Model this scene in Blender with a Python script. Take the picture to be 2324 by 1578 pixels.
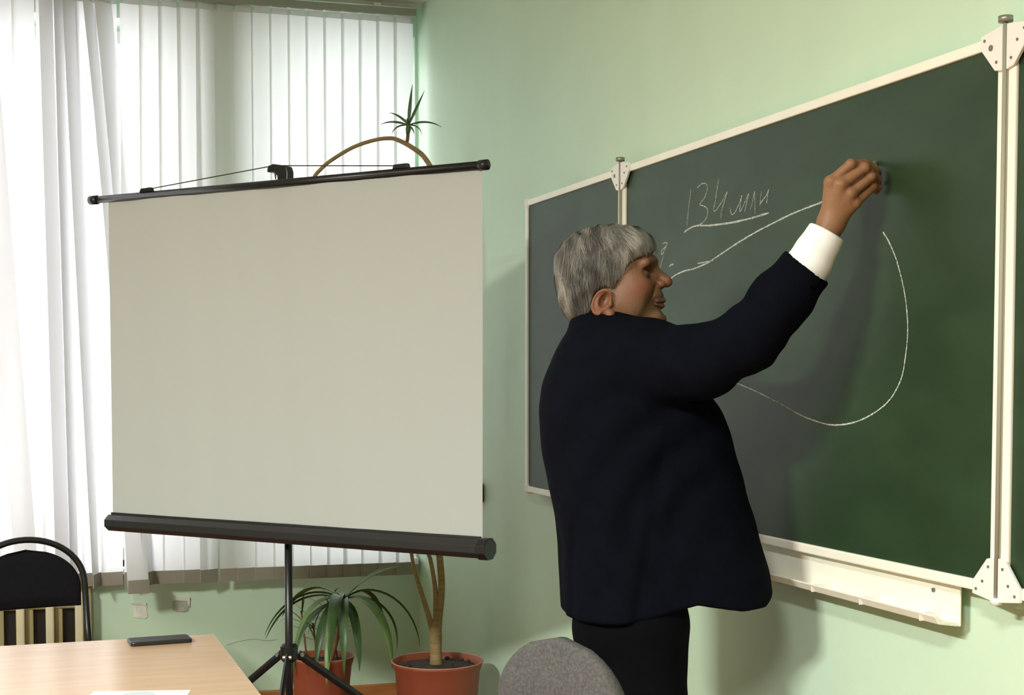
import bpy, math, random
import numpy as np
from mathutils import Vector

# ------------------------------------------------------------------ reset
for o in list(bpy.data.objects):
    bpy.data.objects.remove(o, do_unlink=True)
scene = bpy.context.scene
COL = scene.collection
PI = math.pi
YAW = 0.32984            # the camera looks this far right of the blackboard wall's direction
WALL_TURN = math.radians(-3.0)   # the window wall is three degrees off square

# ------------------------------------------------------------------ camera
cam_d = bpy.data.cameras.new('camera')
cam = bpy.data.objects.new('camera', cam_d)
COL.objects.link(cam)
cam_d.sensor_fit = 'HORIZONTAL'
cam_d.sensor_width = 36.0
cam_d.lens = 36.0 * 3286.0 / 2324.0
cam_d.shift_y = (1023.56 - 789.0) / 2324.0
cam_d.clip_start = 0.05
cam.location = (-1.714, -6.308, 1.431)
cam.rotation_mode = 'XYZ'
cam.rotation_euler = (PI / 2 - 0.0493, 0.0, -YAW)
scene.camera = cam

# ------------------------------------------------------------------ world, lights, exposure
scene.view_settings.view_transform = 'Standard'
scene.view_settings.look = 'None'
scene.view_settings.gamma = 1.0
scene.view_settings.use_curve_mapping = False
scene.view_settings.exposure = -0.35
scene.cycles.adaptive_threshold = 0.02
scene.cycles.max_bounces = 6
scene.cycles.diffuse_bounces = 4
scene.cycles.glossy_bounces = 2
scene.cycles.transmission_bounces = 3
scene.cycles.transparent_max_bounces = 8
scene.cycles.caustics_reflective = False
scene.cycles.caustics_refractive = False
world = bpy.data.worlds.new('overcast_sky')
scene.world = world
world.use_nodes = True
bg = world.node_tree.nodes['Background']
bg.inputs[0].default_value = (0.97, 0.985, 1.0, 1)
bg.inputs[1].default_value = 9.0


def area(name, loc, rot, sx, sy, power, color, portal=False, spread=PI):
    d = bpy.data.lights.new(name, 'AREA')
    d.shape = 'RECTANGLE'
    d.size, d.size_y = sx, sy
    d.energy = power
    d.color = color
    d.spread = spread
    if portal:
        d.cycles.is_portal = True
    o = bpy.data.objects.new(name, d)
    o.location = loc
    o.rotation_euler = rot
    COL.objects.link(o)
    return o


# fluorescent ceiling lamps of the room (behind and beside the camera)
WARM = (1.0, 0.985, 0.92)
area('ceiling_lamp', (-2.4, -6.5, 3.05), (0, 0, 0), 0.25, 1.2, 200, WARM)
area('ceiling_lamp', (-4.2, -5.0, 3.05), (0, 0, 0), 0.22, 1.0, 540, WARM)
# sky portals in the two window openings (they add no light, only guide the sky's)
_ct, _st = math.cos(WALL_TURN), math.sin(WALL_TURN)


def wall_pt(x, y, z):
    return (x * _ct - y * _st, x * _st + y * _ct, z)


area('window_portal', wall_pt(-0.376, 0.31, 1.79), (-PI / 2, 0, WALL_TURN), 0.73, 2.3, 1, (1, 1, 1), True)
area('window_portal', wall_pt(-2.25, 0.30, 1.79), (-PI / 2, 0, WALL_TURN), 2.4, 2.3, 1, (1, 1, 1), True)


# ------------------------------------------------------------------ materials
def srgb(r, g, b):
    def f(c):
        c /= 255.0
        return c / 12.92 if c <= 0.04045 else ((c + 0.055) / 1.055) ** 2.4
    return (f(r), f(g), f(b), 1.0)


def new_mat(name):
    m = bpy.data.materials.new(name)
    m.use_nodes = True
    nt = m.node_tree
    return m, nt, nt.nodes['Principled BSDF']


def mat(name, col, rough=0.6, metal=0.0, spec=0.5, noise=0.0, nscale=8.0, bump=0.0, bscale=60.0, coat=0.0, sheen=0.0, stretch=None):
    m, nt, p = new_mat(name)
    N, L = nt.nodes, nt.links
    p.inputs['Base Color'].default_value = col
    p.inputs['Roughness'].default_value = rough
    p.inputs['Metallic'].default_value = metal
    p.inputs['Specular IOR Level'].default_value = spec
    p.inputs['Coat Weight'].default_value = coat
    p.inputs['Sheen Weight'].default_value = sheen
    tc = N.new('ShaderNodeTexCoord')
    src = tc.outputs['Object']
    if stretch:
        mp = N.new('ShaderNodeMapping')
        mp.inputs['Scale'].default_value = stretch
        L.new(src, mp.inputs[0])
        src = mp.outputs[0]
    if noise > 0:
        n = N.new('ShaderNodeTexNoise')
        n.inputs['Scale'].default_value = nscale
        n.inputs['Detail'].default_value = 5
        L.new(src, n.inputs['Vector'])
        r = N.new('ShaderNodeMapRange')
        r.inputs['From Min'].default_value = 0.3
        r.inputs['From Max'].default_value = 0.7
        r.inputs['To Min'].default_value = 1 - noise
        r.inputs['To Max'].default_value = 1 + noise
        L.new(n.outputs['Fac'], r.inputs['Value'])
        mx = N.new('ShaderNodeVectorMath')
        mx.operation = 'SCALE'
        mx.inputs[0].default_value = col[:3]
        L.new(r.outputs[0], mx.inputs['Scale'])
        L.new(mx.outputs[0], p.inputs['Base Color'])
    if bump > 0:
        n2 = N.new('ShaderNodeTexNoise')
        n2.inputs['Scale'].default_value = bscale
        n2.inputs['Detail'].default_value = 4
        L.new(src, n2.inputs['Vector'])
        b = N.new('ShaderNodeBump')
        b.inputs['Strength'].default_value = bump
        b.inputs['Distance'].default_value = 0.004
        L.new(n2.outputs['Fac'], b.inputs['Height'])
        L.new(b.outputs[0], p.inputs['Normal'])
    return m


M = {}
M['wall'] = mat('mint_wall_paint', srgb(195, 221, 196), 0.55, spec=0.35, noise=0.03, nscale=3, bump=0.15, bscale=45)
M['ceiling'] = mat('ceiling_white', srgb(225, 226, 220), 0.8, noise=0.02)
M['plaster'] = mat('bare_plaster', srgb(214, 216, 205), 0.9, noise=0.12, nscale=30, bump=0.5, bscale=90)
M['plaster_grey'] = mat('bare_cement', srgb(165, 170, 158), 0.9, noise=0.15, nscale=40, bump=0.5, bscale=90)
M['skirting'] = mat('orange_brown_wood', srgb(172, 112, 62), 0.5, noise=0.15, nscale=6, stretch=(1, 1, 12))
M['pvc'] = mat('white_window_plastic', srgb(232, 235, 232), 0.35)
M['frame_white'] = mat('cream_white_enamel', srgb(236, 236, 222), 0.38, noise=0.03, nscale=12)
M['bracket'] = mat('white_bracket_plastic', srgb(226, 226, 220), 0.45)
M['steel'] = mat('dull_steel', srgb(150, 150, 140), 0.4, metal=0.7)
M['dark_steel'] = mat('dark_rivet', srgb(120, 120, 114), 0.5, metal=0.4)
M['seal'] = mat('grey_hinge_strip', srgb(150, 150, 132), 0.55)
M['black_plastic'] = mat('black_plastic', srgb(20, 20, 21), 0.35, noise=0.1)
M['black_metal'] = mat('black_painted_metal', srgb(23, 23, 25), 0.33, noise=0.08)
M['case'] = mat('charcoal_screen_case', srgb(36, 36, 38), 0.36, noise=0.1, nscale=30)
M['black_cloth'] = mat('black_upholstery', srgb(17, 18, 22), 0.9, spec=0.2, noise=0.15, nscale=60, bump=0.3, bscale=400)
M['grey_cloth'] = mat('grey_tweed_upholstery', srgb(84, 84, 83), 0.95, spec=0.15, noise=0.28, nscale=170, bump=0.5, bscale=420)
M['terracotta'] = mat('terracotta_plastic', srgb(138, 68, 44), 0.5, noise=0.07, nscale=10)
M['rim'] = mat('pale_worn_rim', srgb(178, 124, 98), 0.55, noise=0.1)
M['soil'] = mat('dark_potting_soil', srgb(52, 44, 36), 0.95, noise=0.5, nscale=45, bump=1.0, bscale=70)
M['bark'] = mat('pale_yucca_bark', srgb(148, 124, 84), 0.8, noise=0.22, nscale=18, bump=0.7, bscale=40, stretch=(1, 1, 5))
M['bark_dark'] = mat('brown_young_bark', srgb(118, 88, 58), 0.8, noise=0.22, nscale=25, bump=0.5, bscale=60)
M['leaf'] = mat('dark_green_leaf', srgb(60, 90, 46), 0.42, noise=0.3, nscale=12, stretch=(1, 1, 0.4))
M['leaf_light'] = mat('mid_green_leaf', srgb(98, 128, 66), 0.42, noise=0.25, nscale=12)
M['leaf_dry'] = mat('dry_brown_leaf_tip', srgb(140, 106, 52), 0.7)
M['phone'] = mat('black_phone_shell', srgb(22, 22, 24), 0.4)
M['phone_glass'] = mat('dark_phone_screen', srgb(14, 15, 17), 0.12)
M['paper'] = mat('white_paper', srgb(238, 240, 236), 0.8)
M['stamp'] = mat('pale_blue_print', srgb(190, 205, 214), 0.8)
M['cast_iron'] = mat('cream_radiator_enamel', srgb(214, 210, 178), 0.4, noise=0.05)
M['cast_olive'] = mat('olive_radiator_shade', srgb(158, 150, 108), 0.5, noise=0.06)  # shade of the set-back webs is in this colour; the riser shares it
M['rail'] = mat('white_blind_rail', srgb(228, 232, 224), 0.4)
M['rail_shaded'] = mat('shaded_blind_rail', srgb(150, 156, 146), 0.45)  # underside shade of the head rail put into its base colour
M['rope'] = mat('grey_cord', srgb(60, 60, 58), 0.8)
M['jacket'] = mat('dark_navy_wool', srgb(8, 11, 19), 0.9, spec=0.05, noise=0.15, nscale=25, bump=0.25, bscale=300)
M['trousers'] = mat('black_trouser_wool', srgb(8, 9, 12), 0.9, spec=0.06, noise=0.12, nscale=25)
M['shirt'] = mat('white_cotton', srgb(240, 242, 240), 0.8, bump=0.15, bscale=200)
M['shoe'] = mat('black_leather', srgb(18, 17, 16), 0.3)
M['eye'] = mat('eye_white', srgb(190, 182, 170), 0.2)
M['iris'] = mat('brown_iris', srgb(40, 30, 24), 0.15)
M['chalk'] = mat('white_chalk', srgb(238, 232, 226), 0.95, bump=0.3)
M['lace'] = mat('beige_cord', srgb(150, 140, 120), 0.8)

# floor: brown linoleum with plank streaks
m, nt, p = new_mat('brown_wood_floor')
N, L = nt.nodes, nt.links
tc = N.new('ShaderNodeTexCoord')
br = N.new('ShaderNodeTexBrick')
br.inputs['Color1'].default_value = srgb(150, 98, 58)
br.inputs['Color2'].default_value = srgb(134, 84, 48)
br.inputs['Mortar'].default_value = srgb(70, 44, 26)
br.inputs['Scale'].default_value = 1.0
br.inputs['Mortar Size'].default_value = 0.004
br.inputs['Brick Width'].default_value = 1.6
br.inputs['Row Height'].default_value = 0.12
L.new(tc.outputs['Object'], br.inputs['Vector'])
L.new(br.outputs['Color'], p.inputs['Base Color'])
p.inputs['Roughness'].default_value = 0.4
M['floor'] = m

# pale beech laminate of the desk
m, nt, p = new_mat('beech_laminate')
N, L = nt.nodes, nt.links
tc = N.new('ShaderNodeTexCoord')
mp = N.new('ShaderNodeMapping')
mp.inputs['Scale'].default_value = (2.0, 26.0, 8.0)
n = N.new('ShaderNodeTexNoise')
n.inputs['Scale'].default_value = 2.4
n.inputs['Detail'].default_value = 6
cr = N.new('ShaderNodeValToRGB')
cr.color_ramp.elements[0].position = 0.3
cr.color_ramp.elements[0].color = srgb(192, 160, 126)
cr.color_ramp.elements[1].position = 0.75
cr.color_ramp.elements[1].color = srgb(204, 174, 140)
L.new(tc.outputs['Object'], mp.inputs[0])
L.new(mp.outputs[0], n.inputs['Vector'])
L.new(n.outputs['Fac'], cr.inputs[0])
L.new(cr.outputs[0], p.inputs['Base Color'])
p.inputs['Roughness'].default_value = 0.22
p.inputs['Specular IOR Level'].default_value = 0.75
M['beech'] = m

# dark green blackboard enamel with wiped chalk haze
m, nt, p = new_mat('green_blackboard_enamel')
N, L = nt.nodes, nt.links
tc = N.new('ShaderNodeTexCoord')
mp = N.new('ShaderNodeMapping')
mp.inputs['Scale'].default_value = (1, 1.5, 3.0)
mp.inputs['Rotation'].default_value = (0.5, 0, 0)
n = N.new('ShaderNodeTexNoise')
n.inputs['Scale'].default_value = 2.2
n.inputs['Detail'].default_value = 7
n.inputs['Roughness'].default_value = 0.62
cr = N.new('ShaderNodeValToRGB')
cr.color_ramp.elements[0].position = 0.42
cr.color_ramp.elements[0].color = srgb(32, 54, 31)
cr.color_ramp.elements[1].position = 0.8
cr.color_ramp.elements[1].color = srgb(45, 68, 43)
L.new(tc.outputs['Object'], mp.inputs[0])
L.new(mp.outputs[0], n.inputs['Vector'])
L.new(n.outputs['Fac'], cr.inputs[0])
L.new(cr.outputs[0], p.inputs['Base Color'])
p.inputs['Roughness'].default_value = 0.45
p.inputs['Specular IOR Level'].default_value = 0.38
M['board'] = m

# chalk strokes: grainy, broken up by the board's tooth
m, nt, p = new_mat('chalk_stroke')
N, L = nt.nodes, nt.links
p.inputs['Base Color'].default_value = srgb(210, 217, 208)
p.inputs['Roughness'].default_value = 0.95
tc = N.new('ShaderNodeTexCoord')
n = N.new('ShaderNodeTexNoise')
n.inputs['Scale'].default_value = 420
n.inputs['Detail'].default_value = 2
r = N.new('ShaderNodeMapRange')
r.inputs['From Min'].default_value = 0.33
r.inputs['From Max'].default_value = 0.55
tr = N.new('ShaderNodeBsdfTransparent')
mx = N.new('ShaderNodeMixShader')
L.new(tc.outputs['Object'], n.inputs['Vector'])
L.new(n.outputs['Fac'], r.inputs['Value'])
L.new(r.outputs[0], mx.inputs[0])
L.new(tr.outputs[0], mx.inputs[1])
L.new(p.outputs[0], mx.inputs[2])
L.new(mx.outputs[0], nt.nodes['Material Output'].inputs['Surface'])
M['stroke'] = m


def cloth_translucent(name, col, trans, rough=0.8):
    m, nt, p = new_mat(name)
    N, L = nt.nodes, nt.links
    p.inputs['Base Color'].default_value = col
    p.inputs['Roughness'].default_value = rough
    p.inputs['Specular IOR Level'].default_value = 0.2
    t = N.new('ShaderNodeBsdfTranslucent')
    t.inputs['Color'].default_value = col
    mx = N.new('ShaderNodeMixShader')
    mx.inputs[0].default_value = trans
    L.new(p.outputs[0], mx.inputs[1])
    L.new(t.outputs[0], mx.inputs[2])
    L.new(mx.outputs[0], nt.nodes['Material Output'].inputs['Surface'])
    return m


M['wall_dim'] = mat('darkened_unseen_wall', srgb(150, 168, 150), 0.6, noise=0.05, nscale=3)  # unseen walls made darker to cut the light they bounce back
M['slat'] = cloth_translucent('blind_fabric', srgb(234, 234, 236), 0.45)
M['slat_hem'] = cloth_translucent('doubled_blind_hem', srgb(158, 154, 142), 0.15)
M['screen'] = cloth_translucent('white_screen_vinyl', srgb(184, 190, 187), 0.06)

# thin window glass
m, nt, p = new_mat('window_glass')
N, L = nt.nodes, nt.links
tr = N.new('ShaderNodeBsdfTransparent')
gl = N.new('ShaderNodeBsdfGlossy')
gl.inputs['Roughness'].default_value = 0.02
fr = N.new('ShaderNodeFresnel')
fr.inputs['IOR'].default_value = 1.3
mx = N.new('ShaderNodeMixShader')
L.new(fr.outputs[0], mx.inputs[0])
L.new(tr.outputs[0], mx.inputs[1])
L.new(gl.outputs[0], mx.inputs[2])
L.new(mx.outputs[0], nt.nodes['Material Output'].inputs['Surface'])
M['glass'] = m


def attr_mat(name, attr, rough, sss=0.0, bump=0.0, bscale=400):
    m, nt, p = new_mat(name)
    N, L = nt.nodes, nt.links
    a = N.new('ShaderNodeAttribute')
    a.attribute_name = attr
    L.new(a.outputs['Color'], p.inputs['Base Color'])
    p.inputs['Roughness'].default_value = rough
    p.inputs['Specular IOR Level'].default_value = 0.35
    if sss:
        p.inputs['Subsurface Weight'].default_value = sss
        p.inputs['Subsurface Radius'].default_value = (0.008, 0.003, 0.0015)
        p.inputs['Subsurface Scale'].default_value = 0.6
    if bump:
        tc = N.new('ShaderNodeTexCoord')
        n = N.new('ShaderNodeTexNoise')
        n.inputs['Scale'].default_value = bscale
        L.new(tc.outputs['Object'], n.inputs['Vector'])
        b = N.new('ShaderNodeBump')
        b.inputs['Strength'].default_value = bump
        b.inputs['Distance'].default_value = 0.002
        L.new(n.outputs['Fac'], b.inputs['Height'])
        L.new(b.outputs[0], p.inputs['Normal'])
    return m


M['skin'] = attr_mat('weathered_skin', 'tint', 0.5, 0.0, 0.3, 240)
M['hair'] = attr_mat('grey_hair', 'tint', 0.55)


# ------------------------------------------------------------------ builders
class MB:
    """collects shapes that become ONE mesh object"""
    def __init__(s):
        s.v, s.f = [], []

    def add(s, verts, faces):
        k = len(s.v)
        s.v += [tuple(map(float, q)) for q in verts]
        s.f += [tuple(i + k for i in f) for f in faces]
        return s

    def box(s, x0, x1, y0, y1, z0, z1):
        v = [(x, y, z) for z in (z0, z1) for y in (y0, y1) for x in (x0, x1)]
        return s.add(v, [(0, 2, 3, 1), (4, 5, 7, 6), (0, 1, 5, 4), (2, 6, 7, 3), (0, 4, 6, 2), (1, 3, 7, 5)])

    def prism(s, poly, axis, a0, a1):
        """poly: list of 2-D points, extruded along axis from a0 to a1"""
        n = len(poly)
        def P(q, a):
            return {'x': (a, q[0], q[1]), 'y': (q[0], a, q[1]), 'z': (q[0], q[1], a)}[axis]
        v = [P(q, a0) for q in poly] + [P(q, a1) for q in poly]
        f = [tuple(range(n)), tuple(range(2 * n - 1, n - 1, -1))]
        f += [((i + 1) % n, i, i + n, (i + 1) % n + n) for i in range(n)]
        return s.add(v, f)

    def tube(s, pts, rad, seg=10, closed=False, flat=None):
        """tube along pts; rad a number or a list; flat=(a,b) gives an elliptic section"""
        pts = [Vector(q) for q in pts]
        n = len(pts)
        if not hasattr(rad, '__len__'):
            rad = [rad] * n
        rings = []
        ref = None
        for i, q in enumerate(pts):
            if closed:
                t = pts[(i + 1) % n] - pts[i - 1]
            else:
                t = pts[min(i + 1, n - 1)] - pts[max(i - 1, 0)]
            t.normalize()
            if ref is None:
                ref = Vector((0, 0, 1)) if abs(t.z) < 0.9 else Vector((1, 0, 0))
            a = (ref - t * ref.dot(t)).normalized()
            ref = a
            b = t.cross(a)
            fa, fb = flat if flat else (1, 1)
            rings.append([q + a * (math.cos(2 * PI * k / seg) * rad[i] * fa) + b * (math.sin(2 * PI * k / seg) * rad[i] * fb) for k in range(seg)])
        v = [q for r in rings for q in r]
        f = []
        for i in range(n if closed else n - 1):
            j = (i + 1) % n
            for k in range(seg):
                l = (k + 1) % seg
                f.append((i * seg + k, i * seg + l, j * seg + l, j * seg + k))
        if not closed:
            f.append(tuple(range(seg - 1, -1, -1)))
            f.append(tuple((n - 1) * seg + k for k in range(seg)))
        return s.add(v, f)

    def lathe(s, prof, c=(0, 0, 0), seg=40):
        v = [(c[0] + r * math.cos(2 * PI * k / seg), c[1] + r * math.sin(2 * PI * k / seg), c[2] + z) for r, z in prof for k in range(seg)]
        f = []
        for i in range(len(prof) - 1):
            for k in range(seg):
                l = (k + 1) % seg
                f.append((i * seg + k, i * seg + l, (i + 1) * seg + l, (i + 1) * seg + k))
        f.append(tuple(range(seg - 1, -1, -1)))
        f.append(tuple((len(prof) - 1) * seg + k for k in range(seg)))
        return s.add(v, f)

    def grid(s, fn, nu, nv):
        v = [fn(i / nu, j / nv) for j in range(nv + 1) for i in range(nu + 1)]
        f = [(j * (nu + 1) + i, j * (nu + 1) + i + 1, (j + 1) * (nu + 1) + i + 1, (j + 1) * (nu + 1) + i) for j in range(nv) for i in range(nu)]
        return s.add(v, f)

    def build(s, name, material, parent=None, smooth=False, bevel=0.0, loc=None, solid=0.0):
        me = bpy.data.meshes.new(name)
        me.from_pydata(s.v, [], s.f)
        me.update()
        me.materials.append(M[material])
        if smooth:
            me.polygons.foreach_set('use_smooth', [True] * len(me.polygons))
        o = bpy.data.objects.new(name, me)
        COL.objects.link(o)
        if parent is not None:
            o.parent = parent
        if loc:
            o.location = loc
        if solid:
            md = o.modifiers.new('thickness', 'SOLIDIFY')
            md.thickness = solid
            md.offset = 0
        if bevel:
            md = o.modifiers.new('bevel', 'BEVEL')
            md.width = bevel
            md.segments = 2
            md.limit_method = 'ANGLE'
        return o


def share(o, name, parent, loc, rotz=0.0):
    c = bpy.data.objects.new(name, o.data)
    COL.objects.link(c)
    c.parent = parent
    c.location = loc
    c.rotation_euler = (0, 0, rotz)
    return c


def tag(o, label, cat, group=None):
    o['label'] = label
    o['category'] = cat
    if group:
        o['group'] = group
    return o


def thing(name, label, cat, loc=(0, 0, 0), rotz=0.0, group=None):
    o = bpy.data.objects.new(name, None)
    o.empty_display_size = 0.1
    COL.objects.link(o)
    o.location = loc
    o.rotation_euler = (0, 0, rotz)
    return tag(o, label, cat, group)


def struct(o):
    o['kind'] = 'structure'
    return o


def smooth_path(pts, n):
    """Catmull-Rom through pts"""
    P = [np.array(q, float) for q in pts]
    P = [2 * P[0] - P[1]] + P + [2 * P[-1] - P[-2]]
    out = []
    for i in range(1, len(P) - 2):
        for k in range(n):
            t = k / n
            a, b, c, d = P[i - 1], P[i], P[i + 1], P[i + 2]
            out.append(0.5 * (2 * b + (c - a) * t + (2 * a - 5 * b + 4 * c - d) * t * t + (3 * b - a - 3 * c + d) * t ** 3))
    out.append(P[-2])
    return out


# ================================================================== THE ROOM
CEIL = 3.075
XL, YB = -6.4, -9.5
struct(MB().box(XL, 0.2, YB, 0.75, -0.1, 0.0).build('floor', 'floor'))
struct(MB().box(XL, 0.2, YB, 0.75, CEIL, CEIL + 0.1).build('ceiling', 'ceiling'))
wall_right = struct(MB().box(0.0, 0.2, YB, 0.75, 0.0, CEIL).build('wall_right', 'wall'))
struct(MB().box(XL - 0.2, XL, YB, 0.75, 0.0, CEIL).build('wall_left', 'wall_dim'))
struct(MB().box(XL - 0.2, 0.2, YB - 0.2, YB, 0.0, CEIL).build('wall_back', 'wall_dim'))
# window wall: parapet, lintel, piers
SILL, HEAD = 0.63, 2.95
WIN = [(-0.74, -0.012), (-3.45, -0.98)]
wf = MB()
wf.box(-6.6, 0.0, 0, 0.36, 0, SILL)
wf.box(-6.6, 0.0, 0, 0.36, HEAD, CEIL)
wf.box(-0.012, 0.0, 0, 0.36, SILL, HEAD)
wf.box(-0.98, -0.74, 0, 0.36, SILL, HEAD)
wf.box(-6.6, -3.45, 0, 0.36, SILL, HEAD)
wall_front = struct(wf.build('wall_front', 'wall'))
wall_front.rotation_euler = (0, 0, WALL_TURN)
for i, (x0, x1) in enumerate(WIN):
    w = bpy.data.objects.new('window_%d' % (i + 1), None)
    COL.objects.link(w)
    struct(w)
    w.rotation_euler = (0, 0, WALL_TURN)
    fr = MB()
    t = 0.055
    fr.box(x0, x1, 0.24, 0.30, SILL, SILL + t).box(x0, x1, 0.24, 0.30, HEAD - t, HEAD)
    fr.box(x0, x0 + t, 0.24, 0.30, SILL, HEAD).box(x1 - t, x1, 0.24, 0.30, SILL, HEAD)
    nm = 0 if i == 0 else 2
    edges = [x0] + [x0 + (x1 - x0) * (k + 1) / (nm + 1) for k in range(nm)] + [x1]
    for e in edges[1:-1]:
        fr.box(e - 0.03, e + 0.03, 0.24, 0.30, SILL, HEAD)
    fr.build('window_frame', 'pvc', w)
    for a, b in zip(edges[:-1], edges[1:]):
        MB().box(a + 0.03, b - 0.03, 0.266, 0.272, SILL + t, HEAD - t).build('pane', 'glass', w)
    MB().box(x0, x1, -0.05, 0.24, SILL - 0.03, SILL).build('window_sill', 'pvc', w, bevel=0.004)
# skirting boards
sk = struct(MB().box(-6.4, 0.0, -0.02, 0.0, 0.0, 0.06).build('baseboard_front', 'skirting', bevel=0.004))
sk.rotation_euler = (0, 0, WALL_TURN)
struct(MB().box(-0.02, 0.0, YB, -0.02, 0.0, 0.06).build('baseboard_right', 'skirting', bevel=0.004))
# white bead along the ceiling above the blind, and a thin dark joint under it
tr_ = struct(MB().box(-6.3, -0.015, -0.085, -0.070, CEIL - 0.016, CEIL).build('trim_1', 'rail'))
tr_.rotation_euler = (0, 0, WALL_TURN)
# chipped plaster patches on the parapet (parts of the wall)
random.seed(4)


def chip(cx, cz, w, h, material, drop=0.0):
    pts = []
    for k in range(18):
        a = 2 * PI * k / 18
        r = 1 + random.uniform(-0.12, 0.12)
        ca, sa = math.cos(a), math.sin(a)
        q = max(abs(ca), abs(sa))
        pts.append((cx + w / 2 * ca / q * r * (1 if sa < 0.2 else 1.05), cz + h / 2 * sa / q * r - drop * ca))
    return MB().prism(pts, 'y', -0.004, 0.0)


chip(-1.225, 0.435, 0.056, 0.062, 'plaster').build('plaster_patch', 'plaster', wall_front)
MB().prism([(-1.262, 0.478), (-1.20, 0.470), (-1.200, 0.460), (-1.262, 0.470)], 'y', -0.008, 0).build('plaster_patch', 'plaster', wall_front)
chip(-1.055, 0.452, 0.066, 0.052, 'plaster_grey').build('plaster_patch', 'plaster_grey', wall_front)
MB().prism([(-1.098, 0.490), (-1.015, 0.486), (-1.018, 0.440), (-1.028, 0.470), (-1.092, 0.478)], 'y', -0.008, 0).build('plaster_patch', 'plaster', wall_front)
# hairline crack in the plaster
MB().tube(smooth_path([(-0.86, -0.001, 0.270), (-0.80, -0.001, 0.285), (-0.74, -0.001, 0.290), (-0.69, -0.001, 0.281), (-0.64, -0.001, 0.283)], 6), 0.0012, 5).build('plaster_crack', 'plaster_grey', wall_front)

# ================================================================== VERTICAL BLIND
blind = thing('vertical_blind', 'white fabric vertical blind with tangled slats covering the window', 'blind', (0, 0, 0), WALL_TURN)
BY = -0.105
rail = MB().box(-3.4, -0.03, BY - 0.022, BY + 0.022, 3.012, 3.044)
rail.build('head_rail', 'rail_shaded', blind, bevel=0.003)
for x in (-3.0, -1.9, -0.9, -0.2):
    MB().box(x - 0.015, x + 0.015, BY - 0.015, -0.0, 3.044, 3.06).build('rail_bracket', 'rail', blind)
Z_TOP, Z_BOT = 2.985, 0.565
SW = 0.089


def slat(xt, xb, tw0, tw1, d0=0.0, d1=0.0, bow=0.0, zb=Z_BOT, curl=0.0):
    """one hanging strip: x, twist (degrees) and depth at its top and bottom"""
    nz = 26
    def fn(u, v):
        # v=0 bottom
        t = 1 - v
        z = zb + (Z_TOP - zb) * v
        tw = math.radians(tw0 + (tw1 - tw0) * t ** 1.3)
        x = xt + (xb - xt) * t + bow * math.sin(PI * t)
        y = BY + d0 + (d1 - d0) * t
        if curl and t > 0.8:
            k = (t - 0.8) / 0.2
            y -= curl * k * k
        q = (u - 0.5) * SW
        c = 0.0015 * (1 - (2 * u - 1) ** 2)
        return (x + q * math.cos(tw) + c * math.sin(tw), y + q * math.sin(tw) - c * math.cos(tw), z)
    b = MB().grid(fn, 4, nz)
    s = b.build('slat', 'slat', blind, smooth=True)
    # hanger plate on top and weight pocket at the bottom
    tw = math.radians(tw0)
    def pl(z0, z1, w, t, x, y, tw):
        m = MB()
        c, sn = math.cos(tw), math.sin(tw)
        P = [(-w / 2, -t), (w / 2, -t), (w / 2, t), (-w / 2, t)]
        m.prism([(x + a * c - e * sn, y + a * sn + e * c) for a, e in P], 'z', z0, z1)
        return m
    pl(2.984, 3.008, 0.066, 0.0012, xt, BY + d0 - 0.004, tw).build('hanger', 'slat', s)
    f = fn(0.5, 0.0)
    pl(zb - 0.001, zb + 0.055, SW * 0.98, 0.0022, f[0], f[1], math.radians(tw1)).build('weight_pocket', 'slat_hem', s)
    return s


random.seed(11)
STEP = 0.0767
x = -0.085
n_reg = 0
while x > -1.26:
    k = n_reg
    tw = 7 + random.uniform(-2, 2)
    dx = random.uniform(-0.004, 0.004)
    extra = 0.0
    if k in (11,):                      # one slat hangs half turned
        slat(x, x - 0.012, 12, 30, 0.0, -0.012)
    elif k >= 13:
        slat(x, x - 0.002 - 0.01 * random.random(), tw + 4, tw + random.uniform(-14, 8), 0, 0)
    else:
        slat(x, x + dx, tw, tw + random.uniform(-4, 4))
    x -= STEP
    n_reg += 1
# tangled slats at the left, drawn partly aside
slat(-1.345, -1.19, 40, 60, -0.01, -0.03, 0.012)
slat(-1.405, -1.235, 62, 12, -0.02, -0.05, 0.02, zb=0.545, curl=0.07)
slat(-1.475, -1.405, 48, 74, -0.015, -0.03)
slat(-1.520, -1.490, 66, 70, -0.03, -0.04)
slat(-1.570, -1.535, 55, 52, -0.045, -0.05)
for xs in (-1.335, -1.412, -1.489, -1.566):
    slat(xs, xs - 0.004, 8, 12, 0.012, 0.012)
slat(-1.660, -1.640, 8, 14)
slat(-1.737, -1.740, 14, 16)
slat(-1.815, -1.672, 10, 8, -0.06, -0.07)
slat(-1.870, -1.800, 20, 25, -0.02)
slat(-1.930, -1.880, 40, 45)
xs = -2.02  # unseen slats, added to cut the direct sky light
while xs > -3.38:
    if not -2.52 < xs < -2.36:
        slat(xs, xs, 9 + random.uniform(-3, 3), 9 + random.uniform(-4, 4))
    xs -= STEP

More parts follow.
